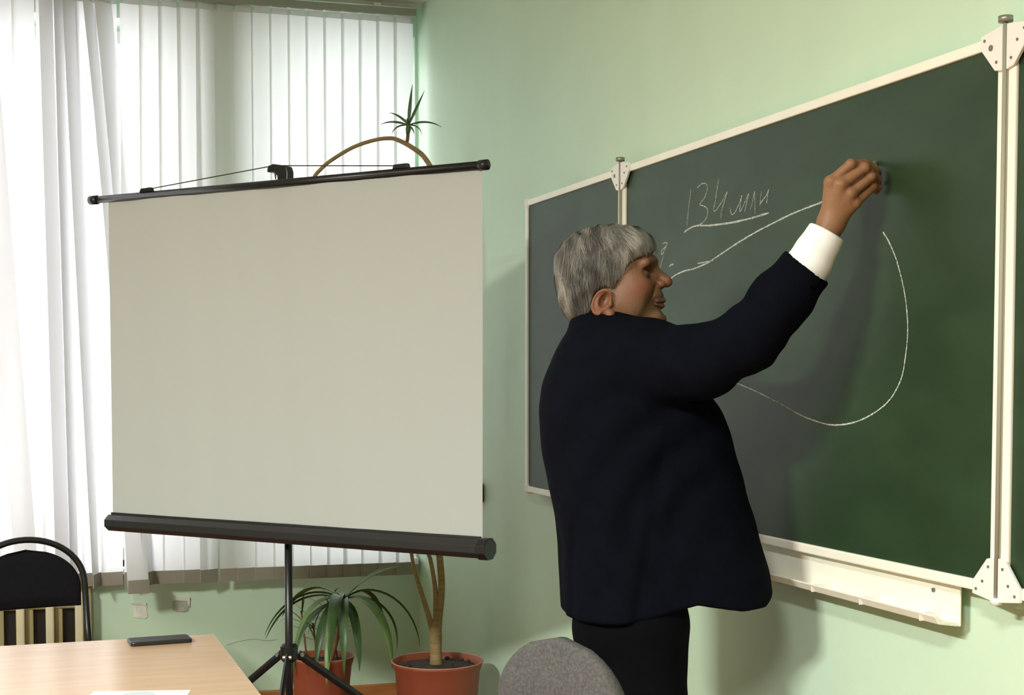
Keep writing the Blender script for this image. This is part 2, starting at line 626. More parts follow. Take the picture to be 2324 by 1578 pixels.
# ================================================================== RADIATOR
rad = thing('radiator', 'cream ribbed radiator under the window behind the black chair', 'radiator', (0, 0, 0), WALL_TURN)
k = 0
while True:
    xr = -1.475 - 0.1165 * k
    if xr < -2.9:
        break
    s = MB().box(xr - 0.017, xr + 0.017, -0.13, -0.045, 0.12, 0.545).build('section', 'cast_iron', rad, bevel=0.008)
    MB().box(xr + 0.017, xr + 0.050, -0.085, -0.06, 0.13, 0.535).build('web', 'cast_olive', s, bevel=0.004)
    k += 1
MB().tube([(-1.40, -0.08, 0.19), (-2.95, -0.08, 0.19)], 0.022, 12).build('header_pipe', 'cast_iron', rad, smooth=True)
MB().tube([(-1.455, -0.08, 0.49), (-2.95, -0.08, 0.49)], 0.018, 12).build('header_pipe', 'cast_iron', rad, smooth=True)
MB().box(-1.448, -1.426, -0.075, -0.004, 0.0, 0.60).build('riser_pipe', 'cast_olive', rad, bevel=0.008)
MB().box(-2.93, -1.46, -0.045, -0.038, 0.14, 0.53).build('gap_shade_sheet', 'black_metal', rad)  # black sheet added for the dark shade in the gaps between sections
for xx in (-1.6, -2.7):
    MB().box(xx - 0.02, xx + 0.02, -0.12, -0.05, 0.0, 0.13).build('foot', 'cast_iron', rad)

# ================================================================== CHALKBOARD
Y0, Y1, Y2, Y3 = -1.600, -2.437, -4.152, -4.99
ZB, ZT = 1.044, 2.042
board = thing('chalkboard', 'green three-panel chalkboard in white frames with chalk writing on it', 'chalkboard', (0, -2.9, ZB))
BO = Vector((0, -2.9, ZB))


def bd(mb, name, material, parent=None, **kw):
    mb.v = [(a, b - BO.y, c - BO.z) for a, b, c in mb.v]
    return mb.build(name, material, parent or board, **kw)


FW = 0.021
panels = []
for i, (a, b) in enumerate([(Y1, Y0), (Y2, Y1), (Y3, Y2)]):
    g = 0.004
    pa = bd(MB().box(-0.050, -0.026, a + g + 0.01, b - g - 0.01, ZB + 0.01, ZT - 0.01), 'panel', 'board')
    panels.append(pa)
    for z0 in (ZB, ZT - FW):
        bd(MB().box(-0.056, -0.022, a + g, b - g, z0, z0 + FW), 'frame_rail', 'frame_white', pa, bevel=0.003)
    for y0 in (a + g, b - g - FW):
        bd(MB().box(-0.0565, -0.022, y0, y0 + FW, ZB, ZT), 'frame_stile', 'frame_white', pa, bevel=0.003)
# round end pieces on the two outer corners of the left wing
for z0 in (ZB - 0.006, ZT - 0.030):
    bd(MB().box(-0.0585, -0.02, Y0 - 0.030, Y0 + 0.004, z0, z0 + 0.036), 'corner_cap', 'bracket', bevel=0.008)
# hinges between the panels
for yj in (Y1, Y2):
    hs = bd(MB().box(-0.058, -0.03, yj - 0.006, yj + 0.006, ZB + 0.01, ZT), 'hinge_strip', 'seal')
    bd(MB().tube([(-0.060, yj, ZB - 0.012), (-0.060, yj, ZT + 0.022)], 0.0042, 10), 'hinge_rod', 'seal', hs, smooth=True)
    bd(MB().tube([(-0.060, yj, ZT + 0.016), (-0.060, yj, ZT + 0.026)], 0.013, 14), 'rod_cap', 'steel', hs, smooth=True)
    bd(MB().tube([(-0.060, yj, ZB - 0.016), (-0.060, yj, ZB - 0.004)], 0.010, 12), 'rod_foot', 'bracket', hs, smooth=True)
    for top in (True, False):
        for sgn in (1, -1):
            # plate outline in (y, z): along the rail, along the stile and a slanted inner edge
            zz = (lambda t: ZT + t) if top else (lambda t: ZB - t)
            poly = [(yj + sgn * 0.006, zz(0.012)), (yj + sgn * 0.066, zz(0.004)), (yj + sgn * 0.066, zz(-0.020)), (yj + sgn * 0.026, zz(-0.064)), (yj + sgn * 0.006, zz(-0.068))]
            pl = bd(MB().prism(poly, 'x', -0.0625, -0.055), 'hinge_bracket', 'bracket', bevel=0.0015)
            for (u, w, r) in ((0.054, -0.006, 0.0027), (0.036, -0.022, 0.0055 if (top and sgn > 0) else 0.0027), (0.020, -0.050, 0.0027)):
                bd(MB().tube([(-0.0640, yj + sgn * u, zz(w)), (-0.060, yj + sgn * u, zz(w))], r, 12), 'rivet', 'dark_steel', pl)
# chalk tray under the middle panel
ty0, ty1 = -4.005, -2.70
tr = bd(MB().box(-0.030, -0.024, ty0, ty1, 0.962, 1.046), 'chalk_tray', 'frame_white', bevel=0.004)
bd(MB().prism([(-0.030, 0.962), (-0.072, 0.968), (-0.082, 0.984), (-0.078, 0.986), (-0.068, 0.974), (-0.030, 0.970)], 'y', ty0 + 0.004, ty1), 'tray_lip', 'frame_white', tr, bevel=0.0015)
for yy in (-3.95, -3.74, -3.55, -3.2, -2.9):
    bd(MB().box(-0.080, -0.030, yy - 0.0015, yy + 0.0015, 0.968, 0.984), 'tray_clip', 'bracket', tr)
bd(MB().tube([(-0.034, -3.925, 1.022), (-0.029, -3.925, 1.022)], 0.004, 12), 'screw', 'dark_steel', tr)

STROKES = [
    (1.0, [(-2.881,1.923), (-2.869,1.880), (-2.858,1.830)]),
    (1.0, [(-2.916,1.922), (-2.941,1.929), (-2.967,1.927), (-2.975,1.913), (-2.961,1.894), (-2.933,1.879), (-2.955,1.872), (-2.976,1.862), (-2.975,1.845), (-2.955,1.832), (-2.921,1.825)]),
    (1.0, [(-3.037,1.930), (-3.028,1.903), (-3.020,1.878), (-3.011,1.856), (-3.024,1.854), (-3.058,1.873), (-3.085,1.893)]),
    (1.0, [(-3.085,1.892), (-3.068,1.869), (-3.054,1.848), (-3.051,1.826)]),
    (1.0, [(-3.099,1.852), (-3.103,1.843), (-3.109,1.834), (-3.124,1.837), (-3.145,1.855), (-3.160,1.874), (-3.154,1.857), (-3.149,1.837), (-3.166,1.847), (-3.194,1.874), (-3.184,1.853), (-3.175,1.833)]),
    (0.8, [(-3.202,1.836), (-3.213,1.850), (-3.223,1.876), (-3.225,1.851), (-3.227,1.823)]),
    (0.8, [(-3.257,1.872), (-3.253,1.856), (-3.250,1.840)]),
    (1.2, [(-3.250,1.843), (-3.262,1.850), (-3.279,1.859), (-3.293,1.873)]),
    (1.1, [(-3.292,1.873), (-3.286,1.855), (-3.282,1.841)]),
    (2.2, [(-2.841,1.816), (-2.873,1.823), (-2.915,1.826), (-2.982,1.820), (-3.059,1.816), (-3.140,1.814), (-3.217,1.815), (-3.293,1.818)]),
    (0.9, [(-2.644,1.793), (-2.657,1.783), (-2.654,1.775)]),
    (1.3, [(-2.707,1.797), (-2.718,1.800), (-2.737,1.797), (-2.726,1.785), (-2.711,1.772), (-2.700,1.771), (-2.703,1.780), (-2.728,1.789)]),
    (0.8, [(-2.716,1.768), (-2.702,1.747), (-2.689,1.727)]),
    (1.8, [(-2.751,1.732), (-2.760,1.737), (-2.778,1.738)]),
    (1.9, [(-2.756,1.699), (-2.789,1.708), (-2.846,1.715), (-2.902,1.717), (-2.956,1.723), (-2.983,1.727), (-3.047,1.741), (-3.140,1.762), (-3.229,1.779), (-3.313,1.792), (-3.406,1.805), (-3.519,1.815), (-3.591,1.820), (-3.676,1.837), (-3.731,1.869)]),
    (1.5, [(-2.922,1.729), (-2.956,1.729), (-3.009,1.730)]),
    (1.5, [(-3.764,1.729), (-3.787,1.706), (-3.814,1.667), (-3.835,1.622), (-3.849,1.578), (-3.855,1.526), (-3.848,1.474), (-3.834,1.431), (-3.797,1.391), (-3.742,1.363), (-3.676,1.343), (-3.608,1.334), (-3.546,1.335), (-3.452,1.350), (-3.353,1.376), (-3.237,1.403), (-3.125,1.425), (-2.968,1.454), (-2.812,1.502)]),
]
random.seed(7)
for wd, pts in STROKES:
    path = smooth_path(pts, 8)
    mb = MB()
    V, Fc = [], []
    n = len(path)
    for i, q in enumerate(path):
        t = path[min(i + 1, n - 1)] - path[max(i - 1, 0)]
        t = t / (np.linalg.norm(t) + 1e-9)
        nn = np.array([-t[1], t[0]])
        w = 0.0010 * wd * (0.75 + 0.5 * random.random()) * (0.5 if i in (0, n - 1) else 1)
        for sg in (-1, 1):
            e = q + nn * w * sg
            V.append((-0.0506, e[0], e[1]))
    for i in range(n - 1):
        Fc.append((2 * i, 2 * i + 1, 2 * i + 3, 2 * i + 2))
    mb.add(V, Fc)
    bd(mb, 'chalk_line', 'stroke', panels[1])

# ================================================================== PROJECTION SCREEN
SC = Vector((-0.926, -1.757, 0.0))
SROT = math.radians(-49.96)          # local x along the screen, local y away from the camera
scr = thing('projection_screen', 'white portable projection screen on a black tripod stand', 'screen', SC, SROT)


def wave(u, v):
    xx = -0.749 + 1.498 * u
    zz = 0.965 + 1.072 * v
    y = 0.0022 * math.sin(xx * 19 + 1.5 * v) * (0.4 + 0.6 * v) + 0.0030 * math.sin(xx * 8.2 + 2.1) + 0.0012 * math.sin(xx * 41 + 3 * v)
    return (xx, y, zz)


MB().grid(wave, 90, 24).build('screen_fabric', 'screen', scr, smooth=True)
MB().tube([(-0.825, 0, 2.043), (0.765, 0, 2.043)], 0.0125, 12).build('top_bar', 'black_metal', scr, smooth=True)
for a, b in ((-0.833, -0.80), (0.742, 0.770)):
    MB().tube([(a, 0, 2.043), (b, 0, 2.043)], 0.0155, 12).build('bar_end_cap', 'black_plastic', scr, smooth=True)
# octagonal roller case along the bottom
oc = [(0.034 * math.cos(PI / 8 + k * PI / 4), 0.941 + 0.030 * math.sin(PI / 8 + k * PI / 4)) for k in range(8)]
cs = MB().prism(oc, 'x', -0.757, 0.752).build('roller_case', 'case', scr, bevel=0.002)
for a, b in ((0.745, 0.778),):
    oc2 = [(0.0375 * math.cos(PI / 8 + k * PI / 4), 0.941 + 0.034 * math.sin(PI / 8 + k * PI / 4)) for k in range(8)]
    MB().prism(oc2, 'x', a, b).build('case_end_cap', 'black_plastic', cs, bevel=0.003)
MB().box(-0.75, 0.745, -0.006, 0.006, 0.968, 0.976).build('fabric_slot', 'case', cs)
PX, PY = -0.017, 0.052
MB().box(PX - 0.016, PX + 0.016, 0.024, PY, 0.915, 0.965).build('case_bracket', 'black_plastic', scr, bevel=0.003)
# pole: outer tube, slimmer extension behind the fabric, hooked head
MB().tube([(PX, PY, 0.06), (PX, PY, 1.02)], 0.0125, 14).build('pole', 'black_metal', scr, smooth=True)
MB().tube([(PX, PY, 1.0), (PX, PY, 2.02)], 0.0105, 14).build('pole_extension', 'black_metal', scr, smooth=True)
hd = MB().prism([(PX - 0.020, 2.0), (PX + 0.020, 2.0), (PX + 0.022, 2.085), (PX + 0.016, 2.102), (PX - 0.012, 2.108), (PX - 0.040, 2.113), (PX - 0.060, 2.108), (PX - 0.064, 2.088), (PX - 0.036, 2.086), (PX - 0.022, 2.074)], 'y', PY - 0.016, PY + 0.016).build('pole_head', 'black_plastic', scr, bevel=0.004)
MB().tube([(PX - 0.042, PY, 2.088), (PX - 0.040, PY, 2.066)], [0.004, 0.002], 8).build('hook_pin', 'black_plastic', hd)
# cord from the bar over the hook
for xa, xb in ((-0.575, PX - 0.055), (0.475, PX - 0.02)):
    MB().tube([(xa, 0, 2.062), (xb, PY - 0.012, 2.106)], 0.0018, 6).build('cord', 'rope', scr)
    MB().prism([(xa - 0.022, 2.054), (xa + 0.035, 2.054), (xa + 0.03, 2.068), (xa - 0.014, 2.066)] if xa < 0 else [(xa - 0.035, 2.054), (xa + 0.022, 2.054), (xa + 0.018, 2.068), (xa - 0.03, 2.067)], 'y', -0.008, 0.008).build('cord_clip', 'black_plastic', scr, bevel=0.002)
# tripod
hub = MB().lathe([(0.02, -0.03), (0.028, -0.02), (0.028, 0.02), (0.02, 0.03)], (PX, PY, 0.555), 16).build('tripod_hub', 'black_plastic', scr, smooth=False)
MB().lathe([(0.018, -0.015), (0.024, -0.01), (0.024, 0.01), (0.018, 0.015)], (PX, PY, 0.22), 16).build('lower_collar', 'black_plastic', scr)
base_az = -YAW - SROT
for az in (30, 150, 270):
    a = base_az + math.radians(az)
    ca, sa = math.cos(a), math.sin(a)
    p0 = (PX + 0.03 * ca, PY + 0.03 * sa, 0.548)
    R_ = 0.72
    p1 = (PX + R_ * ca, PY + R_ * sa, 0.022)
    lg = MB().tube([p0, p1], 0.011, 8, flat=(1.2, 0.8)).build('leg', 'black_metal', scr)
    MB().tube([(PX + (R_ - 0.05) * ca, PY + (R_ - 0.05) * sa, 0.058), (PX + (R_ + 0.015) * ca, PY + (R_ + 0.015) * sa, 0.012)], 0.015, 10).build('rubber_foot', 'black_plastic', lg)
    kx = 0.52
    q = [p0[i] + (p1[i] - p0[i]) * kx for i in range(3)]
    MB().tube([(PX + 0.02 * ca, PY + 0.02 * sa, 0.22), q], 0.006, 8).build('brace', 'black_metal', lg)
    MB().tube([(q[0] - 0.015 * sa, q[1] + 0.015 * ca, q[2]), (q[0] + 0.015 * sa, q[1] - 0.015 * ca, q[2])], 0.006, 8).build('pivot_bolt', 'steel', lg)
    e = (PX + 0.04 * ca, PY + 0.04 * sa, 0.545)
    MB().tube([(e[0] - 0.014 * sa, e[1] + 0.014 * ca, e[2]), (e[0] + 0.014 * sa, e[1] - 0.014 * ca, e[2])], 0.007, 8).build('pivot_bolt', 'steel', lg)

# dark socket box on the wall, just peeping out past the screen
sb = thing('wall_socket', 'black wall socket half hidden behind the right edge of the projection screen', 'socket', (0, -0.93, 0.99))
MB().box(-0.035, 0.0, -0.035, 0.035, -0.037, 0.037).build('box', 'black_plastic', sb, bevel=0.006)
MB().box(-0.040, -0.035, -0.028, 0.028, -0.030, 0.030).build('cover', 'black_plastic', sb, bevel=0.002)

# ================================================================== DESK, PHONE, PAPER
TX, TY, TZ = -1.222, -2.408, 0.75
desk = thing('desk', 'pale beech laminate desk in the foreground', 'desk', (-2.0, -3.1, 0))


def dk(mb, name, material, parent=None, **kw):
    mb.v = [(a + 2.0, b + 3.1, c) for a, b, c in mb.v]
    return mb.build(name, material, parent or desk, **kw)


dk(MB().box(-2.78, TX, -3.75, TY, TZ - 0.025, TZ), 'tabletop', 'beech', bevel=0.003)
for xa in (-2.70, TX - 0.10):
    for ya in (-3.68, TY - 0.08):
        dk(MB().box(xa, xa + 0.04, ya - 0.04, ya, 0, TZ - 0.025), 'leg', 'black_metal', bevel=0.003)
dk(MB().box(-2.66, TX - 0.10, TY - 0.11, TY - 0.09, 0.35, TZ - 0.025), 'front_panel', 'beech')

ph = thing('phone', 'black smartphone lying near the far corner of the desk', 'phone', (-1.372, -2.488, TZ), math.radians(4))


def rrect(w, h, r, n=5):
    out = []
    for cx, cy, a0 in ((w / 2 - r, h / 2 - r, 0), (-w / 2 + r, h / 2 - r, 90), (-w / 2 + r, -h / 2 + r, 180), (w / 2 - r, -h / 2 + r, 270)):
        for k in range(n + 1):
            a = math.radians(a0 + 90 * k / n)
            out.append((cx + r * math.cos(a), cy + r * math.sin(a)))
    return out


MB().prism(rrect(0.156, 0.079, 0.011), 'z', 0.0, 0.010).build('shell', 'phone', ph, bevel=0.002)
MB().prism(rrect(0.148, 0.071, 0.008), 'z', 0.010, 0.0106).build('display', 'phone_glass', ph)
MB().box(-0.02, 0.02, 0.0385, 0.0405, 0.004, 0.007).build('side_button', 'black_plastic', ph)

pp = thing('paper_sheet', 'white paper sheet at the near edge of the desk with a faint round print', 'paper', (-1.50, -3.22, TZ), math.radians(-14.6))
MB().box(-0.105, 0.105, -0.15, 0.148, 0.0, 0.0006).build('sheet', 'paper', pp)
MB().lathe([(0.035, 0.0006), (0.035, 0.0008)], (0.0, 0.105, 0), 28).build('print_mark', 'stamp', pp)

# ================================================================== BLACK TUBE CHAIR
ch = thing('stacking_chair', 'black stacking chair with an arched tube back by the radiator', 'chair', (-1.69, -1.17, 0), math.radians(10))
hw, ra = 0.192, 0.011
TOPZ = 0.888


def back_curve(n=28):
    pts = [(-hw, 0.10, 0.46), (-hw, 0.055, 0.58), (-hw - 0.002, 0.025, 0.68)]
    zc = TOPZ - 0.165
    for k in range(n + 1):
        a = PI - PI * k / n
        pts.append((hw * math.cos(a), 0.025 - 0.02 * math.sin(a), zc + 0.165 * math.sin(a) ** 0.9))
    pts += [(hw + 0.002, 0.025, 0.68), (hw, 0.055, 0.58), (hw, 0.10, 0.46)]
    return pts


CHF = -1   # the seat is on the camera side
def cy(p):
    return (p[0], CHF * (p[1] - 0.02), p[2])


MB().tube([cy(q) for q in back_curve()], ra, 10).build('back_frame', 'black_metal', ch, smooth=True)
for sx in (-1, 1):
    MB().tube([cy(q) for q in smooth_path([(sx * hw, 0.10, 0.465), (sx * hw, 0.30, 0.45), (sx * hw, 0.45, 0.445), (sx * (hw + 0.01), 0.49, 0.40), (sx * (hw + 0.03), 0.51, 0.01)], 5)], ra, 8).build('leg', 'black_metal', ch, smooth=True)
    MB().tube([cy((sx * hw, 0.11, 0.455)), cy((sx * (hw + 0.03), -0.02, 0.01))], ra, 8).build('leg', 'black_metal', ch, smooth=True)


def pad(u, v):
    z = 0.655 + 0.200 * v
    w = 0.178 if v < 0.30 else 0.178 * math.sqrt(max(0.0, 1 - ((v - 0.30) / 0.70) ** 2.1))
    return w, z


pm = MB()
NV = 22
sec = []
for j in range(NV + 1):
    w, z = pad(0, j / NV)
    w = max(w, 0.004)
    ring = []
    for k in range(20):
        a = 2 * PI * k / 20
        e = min(1.0, 4 * (j / NV) + 0.35) * min(1, 4 * (1 - j / NV) + 0.25)
        ring.append(cy((w * math.copysign(abs(math.cos(a)) ** 0.5, math.cos(a)), 0.028 - 0.018 * (1 - (math.cos(a)) ** 2) + 0.022 * e * math.sin(a), z)))
    sec.append(ring)
vv = [q for r in sec for q in r]
ff = [(j * 20 + k, j * 20 + (k + 1) % 20, (j + 1) * 20 + (k + 1) % 20, (j + 1) * 20 + k) for j in range(NV) for k in range(20)]
ff += [tuple(range(19, -1, -1)), tuple(NV * 20 + k for k in range(20))]
pm.add(vv, ff)
pm.build('backrest', 'black_cloth', ch, smooth=True)
st = MB().prism([cy((a, b + 0.28, 0))[:2] for a, b in rrect(0.40, 0.40, 0.06)], 'z', 0.455, 0.50)
st.build('seat', 'black_cloth', ch, bevel=0.012)

# ================================================================== GREY OFFICE CHAIR
oc_ = thing('office_chair', 'grey upholstered office chair in front of the standing man', 'chair', (-0.715, -3.72, 0), math.radians(-62))


def back_pad(sec_y, front):
    mb = MB()
    nv, nk = 26, 32
    rings = []
    for j in range(nv + 1):
        v = j / nv
        z = 0.52 + 0.415 * v
        if v > 0.55:
            w = 0.165 * (max(0.0, 1 - ((v - 0.55) / 0.45) ** 2.6)) ** 0.5
        else:
            w = 0.165 - 0.02 * (1 - v / 0.55) ** 2
        w = max(w, 0.01)
        th = 0.034 * min(1.0, 0.35 + 3.0 * (1 - v)) * min(1, 0.4 + 4 * v)
        ring = []
        for k in range(nk):
            a = 2 * PI * k / nk
            xx = w * math.copysign(abs(math.cos(a)) ** 0.6, math.cos(a))
            yy = th * math.copysign(abs(math.sin(a)) ** 0.7, math.sin(a)) - 0.55 * xx * xx - 0.05 * (v - 0.4) ** 2
            ring.append((xx, yy, z))
        rings.append(ring)
    mb.add([q for r in rings for q in r], [(j * nk + k, j * nk + (k + 1) % nk, (j + 1) * nk + (k + 1) % nk, (j + 1) * nk + k) for j in range(nv) for k in range(nk)] + [tuple(range(nk - 1, -1, -1)), tuple(nv * nk + k for k in range(nk))])
    return mb


back_pad(0, 1).build('backrest', 'grey_cloth', oc_, smooth=True)
MB().box(-0.03, 0.03, 0.02, 0.04, 0.38, 0.62).build('back_bracket', 'black_metal', oc_, bevel=0.004)
MB().prism([(a, b - 0.24) for a, b in rrect(0.46, 0.44, 0.08)], 'z', 0.42, 0.49).build('seat', 'grey_cloth', oc_, bevel=0.02)
MB().box(-0.03, 0.03, -0.24, 0.04, 0.375, 0.42).build('tilt_plate', 'black_metal', oc_)
MB().tube([(0, -0.22, 0.09), (0, -0.22, 0.42)], 0.025, 14).build('gas_lift', 'black_metal', oc_, smooth=True)
for k in range(5):
    a = 2 * PI * k / 5 + 0.3
    lg = MB().tube([(0, -0.22, 0.10), (0.27 * math.cos(a), -0.22 + 0.27 * math.sin(a), 0.07)], [0.024, 0.016], 10).build('leg', 'black_plastic', oc_, smooth=True)
    MB().tube([(0.27 * math.cos(a) - 0.02 * math.sin(a), -0.22 + 0.27 * math.sin(a) + 0.02 * math.cos(a), 0.028), (0.27 * math.cos(a) + 0.02 * math.sin(a), -0.22 + 0.27 * math.sin(a) - 0.02 * math.cos(a), 0.028)], 0.028, 14).build('castor', 'black_plastic', lg, smooth=True)


# ================================================================== PLANTS
def leaf(parent, base, az, length, width, lift, droop, material='leaf', fold=0.35, n=12, twist=0.0, name='leaf', bend=0.5, tw0=0.0):
    """strap leaf: leaves base in direction az (radians), starting angle lift, bending down by droop"""
    ca, sa = math.cos(az), math.sin(az)
    pos = np.array(base, float)
    ang = lift
    V, Fc = [], []
    for i in range(n + 1):
        t = i / n
        d = np.array([ca * math.cos(ang), sa * math.cos(ang), math.sin(ang)])
        up = np.array([-ca * math.sin(ang), -sa * math.sin(ang), math.cos(ang)])
        side = np.array([-sa, ca, 0])
        tw = tw0 + twist * t
        s2 = side * math.cos(tw) + up * math.sin(tw)
        u2 = up * math.cos(tw) - side * math.sin(tw)
        w = width * (0.45 + 1.1 * min(t * 3, 1) * 0.5) * (1 - t ** 2.6) * 1.0
        w = max(w, 0.0006)
        V += [tuple(pos - s2 * w + u2 * w * fold), tuple(pos), tuple(pos + s2 * w + u2 * w * fold)]
        pos = pos + d * (length / n)
        ang -= droop / n * (bend + (2 - 2 * bend) * t)
    for i in range(n):
        for k in range(2):
            a = i * 3 + k
            Fc.append((a, a + 1, a + 4, a + 3))
    return MB().add(V, Fc).build(name, material, parent, smooth=True, solid=0.0008)


# tall yucca in the corner, its stem bowed over behind the screen
yu = thing('potted_yucca', 'bare-stemmed potted yucca arching over the projection screen in the corner', 'plant', (-0.243, -1.152, 0))
YO = Vector((-0.243, -1.152, 0))


def yl(p):
    return (p[0] - YO.x, p[1] - YO.y, p[2])


pot = MB().lathe([(0.118, 0.0), (0.135, 0.12), (0.150, 0.25), (0.158, 0.345), (0.168, 0.372), (0.171, 0.383), (0.165, 0.384), (0.156, 0.366), (0.152, 0.350)], seg=48).build('pot', 'terracotta', yu, smooth=True)
MB().tube([(0.1695 * math.cos(2 * PI * k / 48), 0.1695 * math.sin(2 * PI * k / 48), 0.383) for k in range(48)], 0.0028, 6, closed=True).build('pot_rim', 'rim', pot, smooth=True)
random.seed(3)
sv = []
sm = MB()
sm.grid(lambda u, v: (0.153 * math.sqrt(v + 1e-6) * math.cos(2 * PI * u), 0.153 * math.sqrt(v + 1e-6) * math.sin(2 * PI * u), 0.360 + 0.012 * (1 - v) + 0.005 * math.sin(u * 71) * math.sin(v * 37)), 40, 12)
sm.build('soil', 'soil', yu, smooth=True)
for k in range(14):
    a, r = random.uniform(0, 6.28), random.uniform(0.05, 0.14)
    s_ = random.uniform(0.006, 0.013)
    MB().lathe([(s_ * 0.4, -s_ * 0.5), (s_, 0), (s_ * 0.5, s_ * 0.6)], (r * math.cos(a), r * math.sin(a), 0.372), 7).build('soil_clod', 'soil', yu)
tk = MB().tube([yl(q) for q in smooth_path([(-0.247, -1.15, 0.355), (-0.248, -1.15, 0.39), (-0.248, -1.147, 0.43), (-0.247, -1.145, 0.48), (-0.246, -1.144, 0.535)], 5)], [0.031, 0.029, 0.026, 0.0245, 0.0235, 0.0228, 0.0225, 0.0222, 0.022, 0.022, 0.022, 0.0222, 0.0225, 0.023, 0.0235, 0.0235, 0.023, 0.0215, 0.019, 0.015, 0.008], 14)
tk.build('trunk', 'bark', yu, smooth=True)
bl = smooth_path([(-0.254, -1.143, 0.47), (-0.266, -1.136, 0.53), (-0.285, -1.125, 0.60), (-0.306, -1.114, 0.675), (-0.320, -1.107, 0.73), (-0.329, -1.101, 0.79), (-0.345, -1.09, 0.92), (-0.36, -1.08, 1.15)], 5)
MB().tube([yl(q) for q in bl], [0.0125 - 0.0055 * min(1, i / 20) for i in range(len(bl))], 10).build('branch', 'bark', yu, smooth=True)
bm_ = smooth_path([(-0.246, -1.142, 0.50), (-0.245, -1.14, 0.56), (-0.246, -1.138, 0.64), (-0.252, -1.132, 0.70), (-0.262, -1.126, 0.76), (-0.270, -1.12, 0.80), (-0.275, -1.11, 0.95), (-0.27, -1.10, 1.25)], 5)
MB().tube([yl(q) for q in bm_], [0.0120 - 0.0040 * min(1, i / 15) for i in range(len(bm_))], 10).build('branch', 'bark', yu, smooth=True)
br_ = smooth_path([(-0.240, -1.145, 0.49), (-0.233, -1.145, 0.56), (-0.226, -1.145, 0.62), (-0.224, -1.144, 0.68), (-0.228, -1.138, 0.76), (-0.232, -1.134, 0.83), (-0.22, -1.14, 1.1), (-0.20, -1.15, 1.5), (-0.20, -1.16, 1.9), (-0.235, -1.16, 2.12), (-0.259, -1.158, 2.194), (-0.289, -1.145, 2.247), (-0.318, -1.134, 2.272), (-0.346, -1.123, 2.291), (-0.376, -1.112, 2.306), (-0.402, -1.102, 2.313), (-0.455, -1.084, 2.307), (-0.532, -1.06, 2.280), (-0.609, -1.036, 2.232), (-0.645, -1.025, 2.20), (-0.672, -1.018, 2.164), (-0.70, -1.01, 2.08), (-0.71, -1.00, 1.95)], 4)
nb = len(br_)
MB().tube([yl(q) for q in br_], [0.0150 - 0.0080 * min(1, i / (nb * 0.72)) for i in range(nb)], 10).build('arching_stem', 'bark', yu, smooth=True)
sh = smooth_path([(-0.348, -1.123, 2.288), (-0.343, -1.122, 2.31), (-0.341, -1.122, 2.335), (-0.340, -1.122, 2.36)], 3)
MB().tube([yl(q) for q in sh], [0.0065] * len(sh), 8).build('shoot', 'bark_dark', yu, smooth=True)
MB().tube([yl((-0.342, -1.122, 2.325)), yl((-0.340, -1.122, 2.345)), yl((-0.339, -1.122, 2.375))], [0.006, 0.010, 0.006], 8).build('shoot_sheath', 'leaf', yu, smooth=True)
cb = yl((-0.339, -1.122, 2.360))
RA = -YAW     # azimuth of "to the right in the picture"
for (az, ln, wd, lift, droop) in ((0.10, 0.150, 0.0058, 1.49, 0.05), (0.0, 0.138, 0.0050, 1.12, -0.04), (0.0, 0.125, 0.0052, 0.30, 1.0), (PI, 0.085, 0.005, 0.85, 0.75), (PI + 0.2, 0.105, 0.004, 0.30, 0.85), (PI - 0.3, 0.080, 0.003, 0.15, 1.6), (0.3, 0.065, 0.0035, 0.1, 1.9), (2.0, 0.06, 0.004, 0.9, 1.2), (-1.6, 0.06, 0.004, 0.8, 1.6), (-0.5, 0.045, 0.003, -0.6, 1.0)):
    leaf(yu, cb, az + RA, ln, wd * 1.25, lift, droop, tw0=1.25 if abs(lift) > 1 else 0.8)

# strap-leaved plant in the second pot
dr = thing('potted_dracaena', 'potted plant with drooping strap leaves behind the tripod', 'plant', (-0.612, -0.815, 0))
pot2 = MB().lathe([(0.088, 0.0), (0.098, 0.12), (0.108, 0.25), (0.116, 0.325), (0.125, 0.352), (0.127, 0.362), (0.122, 0.362), (0.114, 0.345), (0.110, 0.330)], seg=40).build('pot', 'terracotta', dr, smooth=True)
MB().tube([(0.1255 * math.cos(2 * PI * k / 40), 0.1255 * math.sin(2 * PI * k / 40), 0.362) for k in range(40)], 0.0025, 6, closed=True).build('pot_rim', 'rim', pot2, smooth=True)
MB().grid(lambda u, v: (0.111 * math.sqrt(v + 1e-6) * math.cos(2 * PI * u), 0.111 * math.sqrt(v + 1e-6) * math.sin(2 * PI * u), 0.335 + 0.006 * math.sin(u * 60) * math.sin(v * 30)), 32, 10).build('soil', 'soil', dr, smooth=True)
